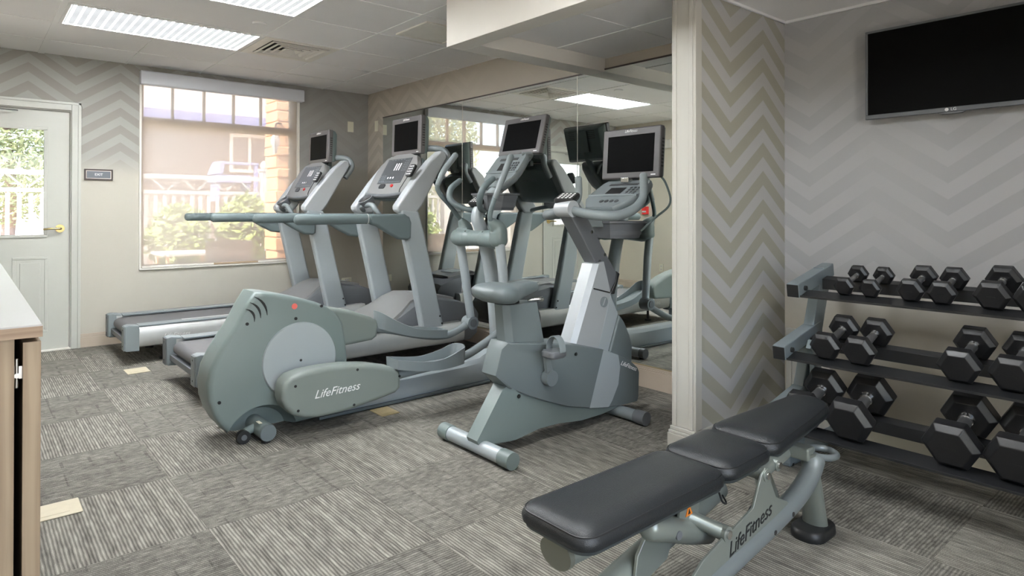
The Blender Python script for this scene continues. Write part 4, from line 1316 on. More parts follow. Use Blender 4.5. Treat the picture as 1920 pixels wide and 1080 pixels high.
# moving arms
for s, arm, low in ((-1, [(1.78, 0.985), (1.775, 1.07), (1.715, 1.125), (1.70, 1.17), (1.735, 1.28), (1.80, 1.42), (1.865, 1.56)], [(1.775, 0.98), (1.80, 0.80), (1.83, 0.45)]),
                    (1, [(1.82, 0.985), (1.865, 1.06), (1.83, 1.12), (1.73, 1.235), (1.655, 1.31), (1.635, 1.375), (1.69, 1.475), (1.80, 1.60)], [(1.83, 0.98), (1.875, 0.75), (1.935, 0.38)])):
    y = EY + s * 0.245
    ob = obj('arm_boss', tube(B(), [(EX + arm[0][0], y, arm[0][1]), (EX + arm[1][0], y, arm[1][1]), (EX + arm[2][0], y, arm[2][1])], [0.062, 0.060, 0.026], n=16, sub=4, dome=True), 'housing', et)
    q = arm[1:]
    ha = obj('handle_arm', tube(B(), [(EX + x, y + s * 0.035 * k / len(q), z) for k, (x, z) in enumerate(q)], [0.017] * len(q), n=14, sub=5), 'grip', et)
    obj('foam_grip', tube(B(), [(EX + q[-3][0], y + s * 0.02, q[-3][1]), (EX + q[-2][0], y + s * 0.025, q[-2][1]), (EX + q[-1][0], y + s * 0.03, q[-1][1])], [0.019, 0.021, 0.0225], n=14, sub=4, dome=True), 'plast', ha)
    la = obj('swing_leg', tube(B(), [(EX + x, EY + s * 0.265, z) for x, z in low], [0.034, 0.033, 0.030], n=16), 'paint', et)
    lx, lz = low[-1]
    obj('leg_joint', tube(B(), [(EX + lx, EY + s * 0.235, lz - 0.02), (EX + lx, EY + s * 0.325, lz - 0.02)], 0.048, n=20), 'plast', la, angle=50)
    obj('joint_bore', tube(B(), [(EX + lx, EY + s * 0.23, lz - 0.02), (EX + lx, EY + s * 0.33, lz - 0.02)], 0.030, n=20), 'plast_d', la, angle=50)
# fixed grips curving round the mast
for s in (-1, 1):
    obj('fixed_grip', tube(B(), [(EX + 1.83, EY + s * 0.03, 1.19), (EX + 1.74, EY + s * 0.10, 1.21), (EX + 1.68, EY + s * 0.17, 1.27), (EX + 1.70, EY + s * 0.19, 1.35), (EX + 1.78, EY + s * 0.19, 1.41)], [0.018, 0.019, 0.022, 0.022, 0.020], n=12, sub=4, dome=True), 'grip', et)

def cardio_console(parent, x0, z0, x1, z1, yc, hw):
    """tilted control panel from its lower edge (x0,z0) to its upper edge (x1,z1)"""
    c = V(((x0 + x1) / 2, yc, (z0 + z1) / 2))
    L = math.hypot(x1 - x0, z1 - z0)
    vd_ = V((x1 - x0, 0, z1 - z0))
    m_ = basis(c, (0, -1, 0), vd_)
    o_ = [(-hw * 0.55, -L * 0.5), (hw * 0.55, -L * 0.5), (hw * 0.92, -L * 0.22), (hw, L * 0.0), (hw * 0.96, L * 0.40), (hw * 0.86, L * 0.5), (-hw * 0.86, L * 0.5), (-hw * 0.96, L * 0.40), (-hw, 0), (-hw * 0.92, -L * 0.22)]
    cs = obj('console', rings(B(), [[m_ @ V((x * k, y * k, z)) for x, y in o_] for k, z in ((0.97, 0.010), (1.0, 0.0), (1.0, -0.025), (0.9, -0.05), (0.5, -0.075))]), 'plast', parent, angle=40)
    obj('console_ridge', tube(B(), [m_ @ V((-hw * 0.97, L * -0.06, 0.008)), m_ @ V((0, -L * 0.08, 0.014)), m_ @ V((hw * 0.97, L * -0.06, 0.008))], 0.008, n=10, sub=4), 'plast', cs)
    obj('display_window', mbox(B(), m_ @ Matrix.Translation((-0.01, L * 0.10, 0.011)), hw * 0.62, L * 0.22, 0.003), 'black', cs, bevel=0.002, seg=1)
    obj('message_window', mbox(B(), m_ @ Matrix.Translation((0.0, L * 0.33, 0.011)), hw * 1.15, L * 0.075, 0.003), 'panel', cs, bevel=0.001, seg=1)
    b_ = B()
    for r in range(4):
        for c_ in range(3):
            cyl(b_, m_ @ V((hw * 0.46 + c_ * hw * 0.15, L * (0.20 - r * 0.075), 0.009)), m_ @ V((hw * 0.46 + c_ * hw * 0.15, L * (0.20 - r * 0.075), 0.0135)), hw * 0.05, 8)
    for k in range(4):
        cyl(b_, m_ @ V((-hw * 0.15 + k * hw * 0.2, -L * 0.28, 0.009)), m_ @ V((-hw * 0.15 + k * hw * 0.2, -L * 0.28, 0.013)), hw * 0.075, 10)
    obj('key', b_, 'panel', cs, smooth=False)
    return cs, m_

def keypad(parent, c, u, v_, s=1.0):
    km_ = basis(c, u, v_)
    kp_ = obj('remote_keypad', rings(B(), [[km_ @ V((x * k, y * k, z)) for x, y in rrect(0.112 * s, 0.098 * s, 0.018)] for k, z in ((0.9, -0.022), (1.0, -0.008), (1.0, 0.002), (0.92, 0.010))]), 'black', parent, angle=45)
    b_ = B()
    for r in range(4):
        for c_ in range(4):
            mbox(b_, km_ @ Matrix.Translation(((c_ - 1.5) * 0.022 * s, (r - 1.5) * 0.019 * s, 0.0108)), 0.012 * s, 0.009 * s, 0.0025)
    obj('key', b_, 'white', kp_, smooth=False)
    return kp_

def tray(parent, x0, x1, yc, hw, z0, z1):
    lo_ = []
    for k, z in ((0.80, z0), (0.98, z1 - 0.015), (1.04, z1 - 0.012), (1.04, z1), (0.96, z1), (0.86, z0 + 0.02)):
        xa, xb = (x0 + x1) / 2 - (x1 - x0) / 2 * k, (x0 + x1) / 2 + (x1 - x0) / 2 * k
        h_ = hw * k
        lo_.append([(xa, yc - h_ * 0.55, z), ((xa + xb) / 2 - 0.02, yc - h_, z), (xb, yc - h_, z), (xb, yc + h_, z), ((xa + xb) / 2 - 0.02, yc + h_, z), (xa, yc + h_ * 0.55, z)])
    return obj('accessory_tray', rings(B(), lo_), 'plast_d', parent, angle=35)

cardio_console(et, EX + 1.925, 1.355, EX + 2.125, 1.60, EY, 0.175)
tray(et, EX + 1.80, EX + 2.03, EY - 0.01, 0.155, 1.195, 1.315)
keypad(et, (EX + 1.795, EY + 0.005, 1.262), (0.25, -1, 0), (1, 0.25, 0.55))
screen_unit(et, (EX + 2.20, EY, 1.748), 0.26, 0.462, 0.295, 0.075)
obj('monitor_post', tube(B(), [(EX + 2.06, EY, 1.42), (EX + 2.16, EY, 1.52), (EX + 2.235, EY, 1.62), (EX + 2.275, EY, 1.74)], 0.026, n=12, sub=4), 'housing2', et)
obj('mount_plate', mbox(B(), basis((EX + 2.305, EY, 1.745), (0, 1, 0), (0.26, 0, 1)), 0.13, 0.17, 0.012), 'housing', et, bevel=0.004)
obj('support_arch', tube(B(), [(EX + 2.10, EY - 0.12, 1.60), (EX + 2.16, EY - 0.15, 1.60), (EX + 2.19, EY - 0.10, 1.57), (EX + 2.15, EY - 0.03, 1.50)], 0.013, n=10, sub=4), 'plast', et)

# ------------------------------------------------------------------ upright bike
BY = 2.51
bk = thing('exercise_bike', 'grey upright exercise bike with a saddle and a monitor, nearest the white post', 'exercise bike', (2.45, BY, 0))
def bprism(name, pts, hw0, mat, par, bevel=0.012, seg=3, angle=30):
    return obj(name, prism(B(), pts, BY - hw0, BY + hw0), mat, par, bevel=bevel, seg=seg, angle=angle)
def bloft(name, pts, hws, mat, par, angle=28):
    """outline with a half width per point, flat sides with a shoulder"""
    cx = sum(p[0] for p in pts) / len(pts)
    cz = sum(p[1] for p in pts) / len(pts)
    lo_ = []
    for sgn, k, f in ((-1, 0.93, 1.0), (-1, 1.0, 0.86), (1, 1.0, 0.86), (1, 0.93, 1.0)):
        lo_.append([(cx + (x - cx) * k, BY + sgn * h * f, cz + (z - cz) * k) for (x, z), h in zip(pts, hws)])
    return obj(name, rings(B(), lo_), mat, par, angle=angle)
# lower frame leaning back to the rear foot
P = [(1.885, 0.085), (1.90, 0.052), (2.08, 0.050), (2.25, 0.072), (2.40, 0.068), (2.58, 0.046), (2.75, 0.046), (2.90, 0.060), (2.90, 0.13), (2.60, 0.15), (2.40, 0.21), (2.20, 0.285), (2.08, 0.335), (2.045, 0.305)]
lf = bloft('lower_frame', P, [0.050] * 2 + [0.085] * 10 + [0.07, 0.05], 'housing', bk)
obj('frame_bolt', cyl(B(), (2.115, BY - 0.087, 0.268), (2.115, BY - 0.083, 0.268), 0.010, 12), 'black', lf)
# body: rear section, pale band, nose
rear = [(1.985, 0.385), (2.025, 0.510), (2.055, 0.540), (2.24, 0.520), (2.50, 0.480), (2.724, 0.420), (2.612, 0.112), (2.45, 0.150), (2.30, 0.205), (2.17, 0.258), (2.075, 0.305)]
rw = [0.060, 0.060, 0.075, 0.10, 0.105, 0.105, 0.105, 0.105, 0.102, 0.095, 0.065]
lo_ = []
cxr, czr = 2.35, 0.34
for sgn, k, f in ((-1, 0.955, 1.0), (-1, 0.99, 0.93), (-1, 1.0, 0.72), (1, 1.0, 0.72), (1, 0.99, 0.93), (1, 0.955, 1.0)):
    L_ = []
    for (x, z), h in zip(rear, rw):
        kk = 1.0 if x > 2.58 else k
        L_.append((cxr + (x - cxr) * kk, BY + sgn * h * f, czr + (z - czr) * (k if x <= 2.58 else 1 - (1 - k) * 0.6)))
    lo_.append(L_)
bd = obj('body_shell', rings(B(), lo_), 'housing2', bk, angle=26)
band = [(2.724, 0.420), (2.852, 0.372), (2.868, 0.30), (2.852, 0.20), (2.80, 0.118), (2.770, 0.086), (2.612, 0.112)]
lo_ = [[(x, BY + s_ * h, z * (1 - dz) + 0.25 * dz) for x, z in band] for s_, h, dz in ((-1, 0.104, 0.02), (-1, 0.097, 0.0), (1, 0.097, 0.0), (1, 0.104, 0.02))]
obj('body_band', rings(B(), lo_), 'paint', bd, angle=26)
nose = [(2.852, 0.372), (2.96, 0.325), (3.035, 0.268), (3.050, 0.240), (3.043, 0.09), (3.03, 0.070), (2.90, 0.074), (2.770, 0.086), (2.80, 0.118), (2.852, 0.20), (2.868, 0.30)]
lo_ = [[(x if x < 2.93 else 2.93 + (x - 2.93) * kx, BY + s_ * h, z * (1 - dz) + 0.22 * dz) for x, z in nose] for s_, h, dz, kx in ((-1, 0.102, 0.03, 0.92), (-1, 0.094, 0.0, 1.0), (1, 0.094, 0.0, 1.0), (1, 0.102, 0.03, 0.92))]
ns = obj('body_nose', rings(B(), lo_), 'housing2', bd, angle=26)
text('logo', 'LifeFitness', 'white', ns, basis((2.945, BY - 0.1035, 0.292), (1, 0, -0.42), (0.42, 0, 1)), 0.036, shear=0.35)
obj('shell_screw', cyl(B(), (2.505, BY - 0.106, 0.425), (2.505, BY - 0.102, 0.425), 0.009, 12), 'black', bd)
# console column
colp = [(2.545, 0.452), (2.725, 0.405), (2.835, 0.720), (2.775, 0.905), (2.735, 0.895)]
lo_ = []
for s_, h, k in ((-1, 0.062, 0.0), (-1, 0.040, 0.03), (1, 0.040, 0.03), (1, 0.062, 0.0)):
    L_ = []
    for i, (x, z) in enumerate(colp):
        L_.append((x - (k if i in (0, 4) else 0), BY + s_ * h, z))
    lo_.append(L_)
cv = obj('column_cover', rings(B(), lo_), 'paint2', bk, angle=20)
obj('column_seam', prism(B(), [(2.686, 0.755), (2.690, 0.762), (2.829, 0.727), (2.826, 0.720)], BY - 0.0635, BY + 0.0635), 'black', cv, smooth=False)
em = obj('emblem', cyl(B(), (2.775, BY - 0.0625, 0.675), (2.775, BY - 0.067, 0.675), 0.030, 24), 'plast', cv)
obj('emblem_mark', prism(B(), [(2.760, 0.657), (2.768, 0.657), (2.787, 0.697), (2.779, 0.697)], BY - 0.069, BY - 0.067), 'paint2', em, smooth=False)
strip = [(2.728, 0.405), (2.838, 0.715), (2.852, 0.685), (2.905, 0.595), (2.812, 0.375)]
bprism('column_strip', strip, 0.060, 'paint', cv, bevel=0.004, seg=1)
fc = [(2.814, 0.372), (2.907, 0.592), (2.950, 0.545), (3.000, 0.465), (3.025, 0.395), (3.02, 0.285), (2.95, 0.30)]
bprism('front_cover', fc, 0.068, 'housing2', bk, bevel=0.012)
post = [(2.505, 1.185), (2.535, 1.150), (2.735, 0.885), (2.840, 0.712), (2.895, 0.78), (2.905, 0.835), (2.80, 0.965), (2.625, 1.205), (2.59, 1.235), (2.54, 1.232)]
po = bprism('handlebar_post', post, 0.047, 'plast_d', bk, bevel=0.008)
bprism('post_stop', [(2.905, 0.842), (2.932, 0.825), (2.885, 0.710), (2.848, 0.712), (2.893, 0.78)], 0.050, 'black', bk, bevel=0.006)
for x, z in ((2.755, 0.905), (2.800, 0.942), (2.762, 0.845), (2.690, 1.075)):
    obj('bolt', cyl(B(), (x, BY - 0.0500, z), (x, BY - 0.046, z), 0.0095, 12), 'chrome', po)
obj('clamp', tube(B(), [(2.535, BY - 0.055, 1.205), (2.535, BY + 0.055, 1.205)], 0.046, n=18), 'paint2', bk, angle=50)
# seat pillar and saddle
sp_ = obj('seat_pillar', rings(B(), [[(xa, BY - ha, z), (xa + 0.03, BY - hb, z), (xb, BY - hb, z), (xb + 0.012, BY - ha, z), (xb + 0.012, BY + ha, z), (xb, BY + hb, z), (xa + 0.03, BY + hb, z), (xa, BY + ha, z)] for xa, xb, ha, hb, z in ((2.075, 2.315, 0.035, 0.065, 0.47), (2.05, 2.262, 0.03, 0.056, 0.722))]), 'housing2', bk, angle=30)
obj('seat_stem', cyl(B(), (2.15, BY, 0.71), (2.14, BY, 0.765), 0.034, 16), 'black', sp_)
obj('seat_lever', tube(B(), [(2.235, BY - 0.02, 0.728), (2.275, BY - 0.05, 0.735), (2.30, BY - 0.055, 0.733)], [0.008, 0.010, 0.014], n=10, dome=True), 'chrome', sp_)
st = [  # x, half width, top z, bottom z
    (1.945, 0.070, 0.806, 0.772), (1.957, 0.105, 0.826, 0.752), (1.99, 0.125, 0.838, 0.738), (2.05, 0.126, 0.836, 0.726), (2.10, 0.104, 0.828, 0.724), (2.15, 0.066, 0.824, 0.734), (2.20, 0.046, 0.826, 0.746), (2.25, 0.040, 0.828, 0.756), (2.295, 0.032, 0.820, 0.772)]
lo_ = []
for x, h, zt, zb in st:
    zm = (zt + zb) / 2
    hz = (zt - zb) / 2
    lo_.append([(x, BY + h * math.copysign(abs(math.cos(a)) ** 0.75, math.cos(a)), zm + hz * math.copysign(abs(math.sin(a)) ** 0.75, math.sin(a)) - (0.014 * (1 - abs(math.cos(a))) if math.sin(a) > 0 and x < 2.03 else 0)) for a in [2 * math.pi * k / 20 for k in range(20)]])
obj('saddle', rings(B(), lo_), 'housing2', bk, angle=60)
# cranks and pedals
for s_, (ex, ez) in ((-1, (-0.035, 0.145)), (1, (0.035, -0.145))):
    hub = (2.292, BY + s_ * 0.125, 0.338)
    ck = obj('crank', rings(B(), [[(hub[0] + x, hub[1] + s_ * y, hub[2] + z) for x, z in
        [(ex * t_ + ez * w_ / 0.149, ez * t_ - ex * w_ / 0.149) for t_, w_ in ((0.0, 0.022), (0.0, -0.022), (1.0, -0.013), (1.06, 0.0), (1.0, 0.013))]] for y in (-0.010, 0.010)]), 'plast', bk, angle=40)
    obj('crank_boss', cyl(B(), (hub[0], BY + s_ * 0.10, hub[2]), (hub[0], hub[1] + s_ * 0.018, hub[2]), 0.040, 24), 'plast', ck)
    pc = V((hub[0] + ex - 0.015, BY + s_ * 0.205, hub[2] + ez + 0.003))
    pd = obj('pedal', rings(B(), [[(pc.x + x * k, pc.y + y * k, pc.z + z) for x, y in rrect(0.115, 0.095, 0.03)] for k, z in ((0.85, -0.022), (1.0, -0.012), (1.0, 0.008), (0.9, 0.015))]), 'plast_d', bk, angle=40)
    obj('pedal_axle', cyl(B(), (pc.x + 0.014, BY + s_ * 0.13, pc.z - 0.003), (pc.x + 0.005, pc.y + s_ * 0.02, pc.z - 0.003), 0.009, 10), 'chrome', pd)
    def strap(k):
        return (pc.x + 0.012, pc.y + 0.052 * math.cos(k), pc.z + 0.008 + 0.078 * math.sin(k))
    a_ = [strap(math.pi * k / 12) for k in range(13)]
    obj('pedal_strap', rings(B(), [[(x - 0.020, y, z) for x, y, z in a_] + [(x - 0.020, pc.y + (y - pc.y) * 0.93, pc.z + (z - pc.z) * 0.95) for x, y, z in a_[::-1]], [(x + 0.020, y, z) for x, y, z in a_] + [(x + 0.020, pc.y + (y - pc.y) * 0.93, pc.z + (z - pc.z) * 0.95) for x, y, z in a_[::-1]]]), 'plast', pd, angle=40)
# feet
rf = obj('rear_foot', tube(B(), [(1.925, BY - 0.20, 0.043), (1.925, BY + 0.25, 0.043)], 0.037, n=22), 'paint', bk, angle=50)
for ya, yb in ((BY - 0.262, BY - 0.185), (BY + 0.225, BY + 0.300)):
    obj('end_cap', tube(B(), [(1.925, ya, 0.043), (1.925, yb, 0.043)], 0.0405, n=22), 'housing', rf, angle=50)
    obj('levelling_foot', cyl(B(), (1.925, (ya + yb) / 2, 0.0), (1.925, (ya + yb) / 2, 0.012), 0.026, 14), 'black', rf)
ff = obj('front_foot', tube(B(), [(2.885, BY - 0.21, 0.040), (2.885, BY + 0.21, 0.040)], 0.033, n=22), 'plast', bk, angle=50)
for s_ in (-1, 1):
    obj('end_cap', tube(B(), [(2.885, BY + s_ * 0.205, 0.040), (2.885, BY + s_ * 0.278, 0.040)], 0.0385, n=22), 'plast_d', ff, angle=50)
# handlebars: two mirrored loops with upright grips
for s_ in (-1, 1):
    p_ = [(2.545, BY + s_ * 0.03, 1.20), (2.545, BY + s_ * 0.10, 1.185), (2.575, BY + s_ * 0.195, 1.170), (2.67, BY + s_ * 0.245, 1.168), (2.78, BY + s_ * 0.255, 1.195), (2.86, BY + s_ * 0.25, 1.235), (2.895, BY + s_ * 0.25, 1.29), (2.893, BY + s_ * 0.25, 1.395)]
    hb_ = obj('handlebar', tube(B(), p_, [0.024, 0.026, 0.028, 0.028, 0.027, 0.025, 0.022, 0.022], n=16, sub=5, dome=True), 'plast', bk)
cardio_console(bk, 2.80, 1.205, 3.08, 1.370, BY, 0.19)
tray(bk, 2.79, 3.03, BY - 0.01, 0.15, 1.035, 1.135)
obj('tray_stem', box(B(), 2.66, 2.88, BY - 0.04, BY + 0.04, 1.10, 1.165), 'plast', bk, bevel=0.006)
keypad(bk, (2.555, BY + 0.015, 1.268), (0.30, -1, 0), (1, 0.30, 0.42), 1.1)
screen_unit(bk, (3.085, BY, 1.545), 0.07, 0.445, 0.310, 0.07)
obj('monitor_post', tube(B(), [(3.00, BY, 1.27), (3.10, BY, 1.33), (3.135, BY, 1.42), (3.145, BY, 1.54)], 0.026, n=12, sub=4), 'housing2', bk)
obj('monitor_clip', box(B(), 3.03, 3.075, BY - 0.03, BY + 0.03, 1.365, 1.395), 'chrome', bk, bevel=0.004)
obj('monitor_cable', tube(B(), [(3.11, BY - 0.20, 1.405), (3.13, BY - 0.225, 1.36), (3.165, BY - 0.235, 1.27), (3.14, BY - 0.235, 1.215), (3.04, BY - 0.235, 1.165), (2.965, BY - 0.23, 1.12), (2.95, BY - 0.19, 1.08)], 0.0065, n=10, sub=5), 'shell', bk)

# ------------------------------------------------------------------ weight bench
NY = 1.18
bn = thing('weight_bench', 'adjustable weight bench with three black vinyl pads in the foreground', 'weight bench', (1.9, NY, 0))
def pad(x0, x1, hw0, hw1, ztop0, ztop1, th, round0=0.03, taper_end=False):
    n = 10
    lo_ = []
    def ol(k, inset):
        """outline in x,y with rounded corners"""
        pts = []
        xa, xb = x0 + inset, x1 - inset
        ha, hb = hw0 - inset, hw1 - inset
        rr_ = 0.052 - inset * 0.3
        for (cx2, h2, a0_, sg) in ((xa, ha, 180, 1), (xb, hb, 270, 1), (xb, hb, 0, -1), (xa, ha, 90, -1)):
            r2_ = min(rr_ * (1.6 if taper_end and cx2 > (x0 + x1) / 2 else 1), h2 * 0.9)
            ccx = cx2 + (r2_ if cx2 < (x0 + x1) / 2 else -r2_)
            ccy = -(h2 - r2_) if sg > 0 else (h2 - r2_)
            for q in range(6):
                t_ = math.radians(a0_ + 90 * q / 5)
                pts.append((ccx + r2_ * math.cos(t_), ccy + r2_ * math.sin(t_)))
        return pts
    def zt(x):
        return ztop0 + (ztop1 - ztop0) * (x - x0) / (x1 - x0)
    def layer(inset, dz):
        return [(x, NY + y, zt(x) + dz) for x, y in ol(0, inset)]
    lo_ = [layer(0.012, -th), layer(0.002, -th * 0.86), layer(0.0, -th * 0.60), layer(0.004, -th * 0.42), layer(0.012, -th * 0.25), layer(0.025, -th * 0.11), layer(0.042, -th * 0.03), layer(0.062, 0.0), layer(0.075, 0.001)]
    o_ = obj('pad', rings(B(), lo_), 'vinyl', bn, angle=70)
    obj('seam', tube(B(), layer(0.0075, -th * 0.33), 0.0024, n=6, closed=True), 'black', o_)
    obj('pad_tray', rings(B(), [layer(0.030, -th - 0.016), layer(0.010, -th - 0.006), layer(0.006, -th + 0.004)]), 'padbase', o_, angle=45)
    return o_
pad(1.125, 1.765, 0.132, 0.132, 0.425, 0.425, 0.058)
pad(1.755, 2.040, 0.130, 0.130, 0.430, 0.436, 0.062)
pad(2.030, 2.600, 0.130, 0.088, 0.440, 0.466, 0.062, taper_end=True)
# pad beams
b = tube(B(), [(1.165, NY + 0.0, 0.323), (1.75, NY, 0.321)], 0.036, n=24, r2=0.052)
bm_ = obj('pad_beam', b, 'bench', bn)
obj('beam_cap', tube(B(), [(1.152, NY, 0.323), (1.168, NY, 0.323)], 0.0395, n=24, r2=0.056), 'olive', bm_, angle=50)
obj('seat_beam', box(B(), 1.80, 2.40, NY - 0.03, NY + 0.03, 0.300, 0.345), 'bench', bn, bevel=0.008)
# main rails from the rear post down to the front foot
rn = obj('main_rail', tube(B(), [(2.345, NY - 0.12, 0.300), (2.295, NY - 0.122, 0.255), (2.19, NY - 0.125, 0.212), (2.03, NY - 0.125, 0.178), (1.80, NY - 0.125, 0.143), (1.58, NY - 0.125, 0.110), (1.35, NY - 0.125, 0.078)], 0.034, n=20, sub=4, r2=0.034, dome=True), 'bench2', bn)
for x, z in ((1.98, 0.168), (1.66, 0.122), (2.10, 0.190)):
    obj('rail_bolt', cyl(B(), (x, NY - 0.160, z), (x, NY - 0.157, z), 0.008, 10), 'black', rn)
obj('centre_rail', tube(B(), [(1.95, NY + 0.03, 0.262), (1.70, NY + 0.03, 0.205), (1.45, NY + 0.03, 0.150), (1.18, NY + 0.03, 0.085)], 0.038, n=20), 'bench', bn)
fb = obj('front_foot', tube(B(), [(1.22, NY - 0.30, 0.036), (1.22, NY + 0.30, 0.036)], 0.032, n=20), 'bench2', bn, angle=50)
obj('rail_tie', tube(B(), [(1.35, NY - 0.125, 0.078), (1.26, NY - 0.125, 0.045), (1.22, NY - 0.125, 0.036)], 0.032, n=16), 'bench2', fb)
for s_ in (-1, 1):
    obj('rubber_foot', tube(B(), [(1.22, NY + s_ * 0.26, 0.036), (1.22, NY + s_ * 0.32, 0.036)], 0.0355, n=20), 'black', fb, angle=50)
# plate with the lettering, standing on the near rail
pl = [(1.54, 0.105), (1.55, 0.175), (1.60, 0.205), (1.70, 0.232), (1.78, 0.248), (1.875, 0.272), (1.925, 0.360), (1.955, 0.376), (1.985, 0.360), (1.985, 0.325), (2.02, 0.265), (2.10, 0.225), (2.08, 0.19), (1.80, 0.145)]
gp = obj('gusset_plate', prism(B(), pl, NY - 0.142, NY - 0.132), 'bench', bn, bevel=0.003, seg=1)
text('logo', 'LifeFitness', 'blackprint', gp, basis((1.855, NY - 0.1428, 0.212), (1, 0, 0.22), (-0.22, 0, 1)), 0.062, shear=0.4)
gp2 = obj('gusset_plate', prism(B(), [(1.44, 0.115), (1.46, 0.215), (1.52, 0.285), (1.60, 0.300), (1.66, 0.285), (1.62, 0.20), (1.60, 0.16)], NY - 0.02, NY - 0.008), 'bench', bn, bevel=0.003, seg=1)
lp = obj('label_bracket', prism(B(), [(1.60, 0.27), (1.615, 0.345), (1.72, 0.345), (1.70, 0.26)], NY - 0.058, NY - 0.048), 'bench', bn, bevel=0.002, seg=1)
lb = obj('warning_label', prism(B(), [(1.634, 0.288), (1.651, 0.322), (1.668, 0.290)], NY - 0.0605, NY - 0.0585), 'orange', lp, smooth=False)
obj('label_mark', prism(B(), [(1.645, 0.293), (1.650, 0.309), (1.657, 0.294)], NY - 0.0615, NY - 0.0605), 'blackprint', lb, smooth=False)
hg = obj('hinge_link', tube(B(), [(1.95, NY - 0.118, 0.352), (2.05, NY - 0.105, 0.356), (2.17, NY - 0.09, 0.358)], 0.024, n=16), 'bench', bn)
for (x, y, z, r) in ((1.955, NY - 0.145, 0.352, 0.020), (2.05, NY - 0.135, 0.358, 0.020), (1.725, NY - 0.145, 0.240, 0.023)):
    pvt = obj('pivot_bolt', cyl(B(), (x, y, z), (x, y + 0.06, z), r, 20), 'bench', bn, angle=50)
    obj('bolt_head', cyl(B(), (x, y - 0.006, z), (x, y + 0.002, z), r * 0.55, 12), 'chrome', pvt)
obj('cross_pivot', tube(B(), [(1.725, NY - 0.13, 0.240), (1.69, NY - 0.07, 0.262), (1.65, NY - 0.02, 0.285)], 0.021, n=16), 'bench', bn)
ad = obj('adjuster_tube', tube(B(), [(1.46, NY - 0.06, 0.315), (1.56, NY - 0.055, 0.275), (1.68, NY - 0.045, 0.225), (1.77, NY - 0.04, 0.195)], 0.036, n=18, dome=True), 'bench', bn)
obj('adjuster_bore', cyl(B(), (1.555, NY - 0.094, 0.272), (1.555, NY - 0.088, 0.272), 0.013, 14), 'plast_d', ad)
obj('release_cord', tube(B(), [(1.70, NY - 0.13, 0.365), (1.715, NY - 0.132, 0.335), (1.755, NY - 0.12, 0.315), (1.80, NY - 0.08, 0.312)], 0.003, n=8, sub=4), 'black', bn)
# rear post on splayed feet
for s_ in (-1, 1):
    lo_ = []
    for z, x, y, a_, b_ in ((0.036, 2.42, -0.085, 0.034, 0.046), (0.20, 2.365, -0.10, 0.028, 0.034), (0.325, 2.325, -0.105, 0.024, 0.028)):
        lo_.append([(x + a_ * math.cos(2 * math.pi * k / 18), NY + s_ * (-y) * 1.0 * 1 + b_ * math.sin(2 * math.pi * k / 18), z) for k in range(18)])
    lg = obj('rear_leg', rings(B(), lo_), 'bench', bn, angle=50)
    obj('rubber_foot', rings(B(), [[(2.405 + (x - 0) * k, NY + s_ * 0.085 + y * k, z) for x, y in rrect(0.185, 0.125, 0.055, 6)] for k, z in ((0.97, 0.0), (1.0, 0.010), (0.96, 0.032), (0.86, 0.038))]), 'black', lg, angle=50)
obj('rear_brace', box(B(), 2.29, 2.35, NY - 0.12, NY + 0.10, 0.30, 0.345), 'bench', bn, bevel=0.008)
obj('rear_handle', tube(B(), [(2.33, NY - 0.125, 0.315), (2.38, NY - 0.155, 0.305), (2.44, NY - 0.155, 0.300), (2.475, NY - 0.115, 0.300), (2.45, NY - 0.075, 0.304), (2.39, NY - 0.065, 0.312), (2.33, NY - 0.07, 0.32)], 0.0125, n=12, sub=4), 'bench2', bn)

# ------------------------------------------------------------------ dumbbell rack
TAN = 0.29
RY0, RY1 = 1.47, 0.16
rk = thing('dumbbell_rack', 'three tier dumbbell rack with silver arms along the alcove wall', 'rack', (3.15, 0.8, 0))
tiers = [(3.030, 0.785), (2.895, 0.508), (2.760, 0.222)]          # front edge of each tier
for yc in (RY0, RY1):
    y0, y1 = yc - 0.03, yc + 0.03
    obj('upright', prism(B(), [(2.935, 0.0), (3.055, 0.0), (3.395, 0.91), (3.285, 0.91)], y0 + 0.004, y1 - 0.004), 'rack', rk, bevel=0.006)
    bf = obj('base_foot', box(B(), 2.93, 3.50, y0, y1, 0.012, 0.062), 'rack', rk, bevel=0.006)
    for x in (2.97, 3.46):
        obj('rubber_foot', cyl(B(), (x, yc, 0.0), (x, yc, 0.014), 0.028, 16), 'black', bf)
    for (xf, zf) in tiers:
        xa = xf - 0.008
        L_ = 0.385
        P = [(xa, zf - 0.004), (xa + L_, zf - 0.004 + L_ * 0.215), (xa + L_ - 0.012, zf + 0.060 + L_ * 0.215), (xa - 0.008, zf + 0.062)]
        ar = obj('tier_arm', prism(B(), P, y0, y1), 'rack', rk, bevel=0.005)
        obj('end_cap', prism(B(), [(xa + 0.002, zf - 0.001), (xa - 0.008, zf + 0.0585), (xa - 0.013, zf + 0.0575), (xa - 0.003, zf - 0.002)], y0 + 0.002, y1 - 0.002), 'rackblack', ar, bevel=0.002, seg=1)
        s_ = -1 if yc == RY0 else 1
        ye = y0 if s_ < 0 else y1
        obj('arm_bolt', cyl(B(), (xa + 0.055, ye, zf + 0.040), (xa + 0.055, ye + s_ * 0.010, zf + 0.040), 0.012, 12), 'black', ar)
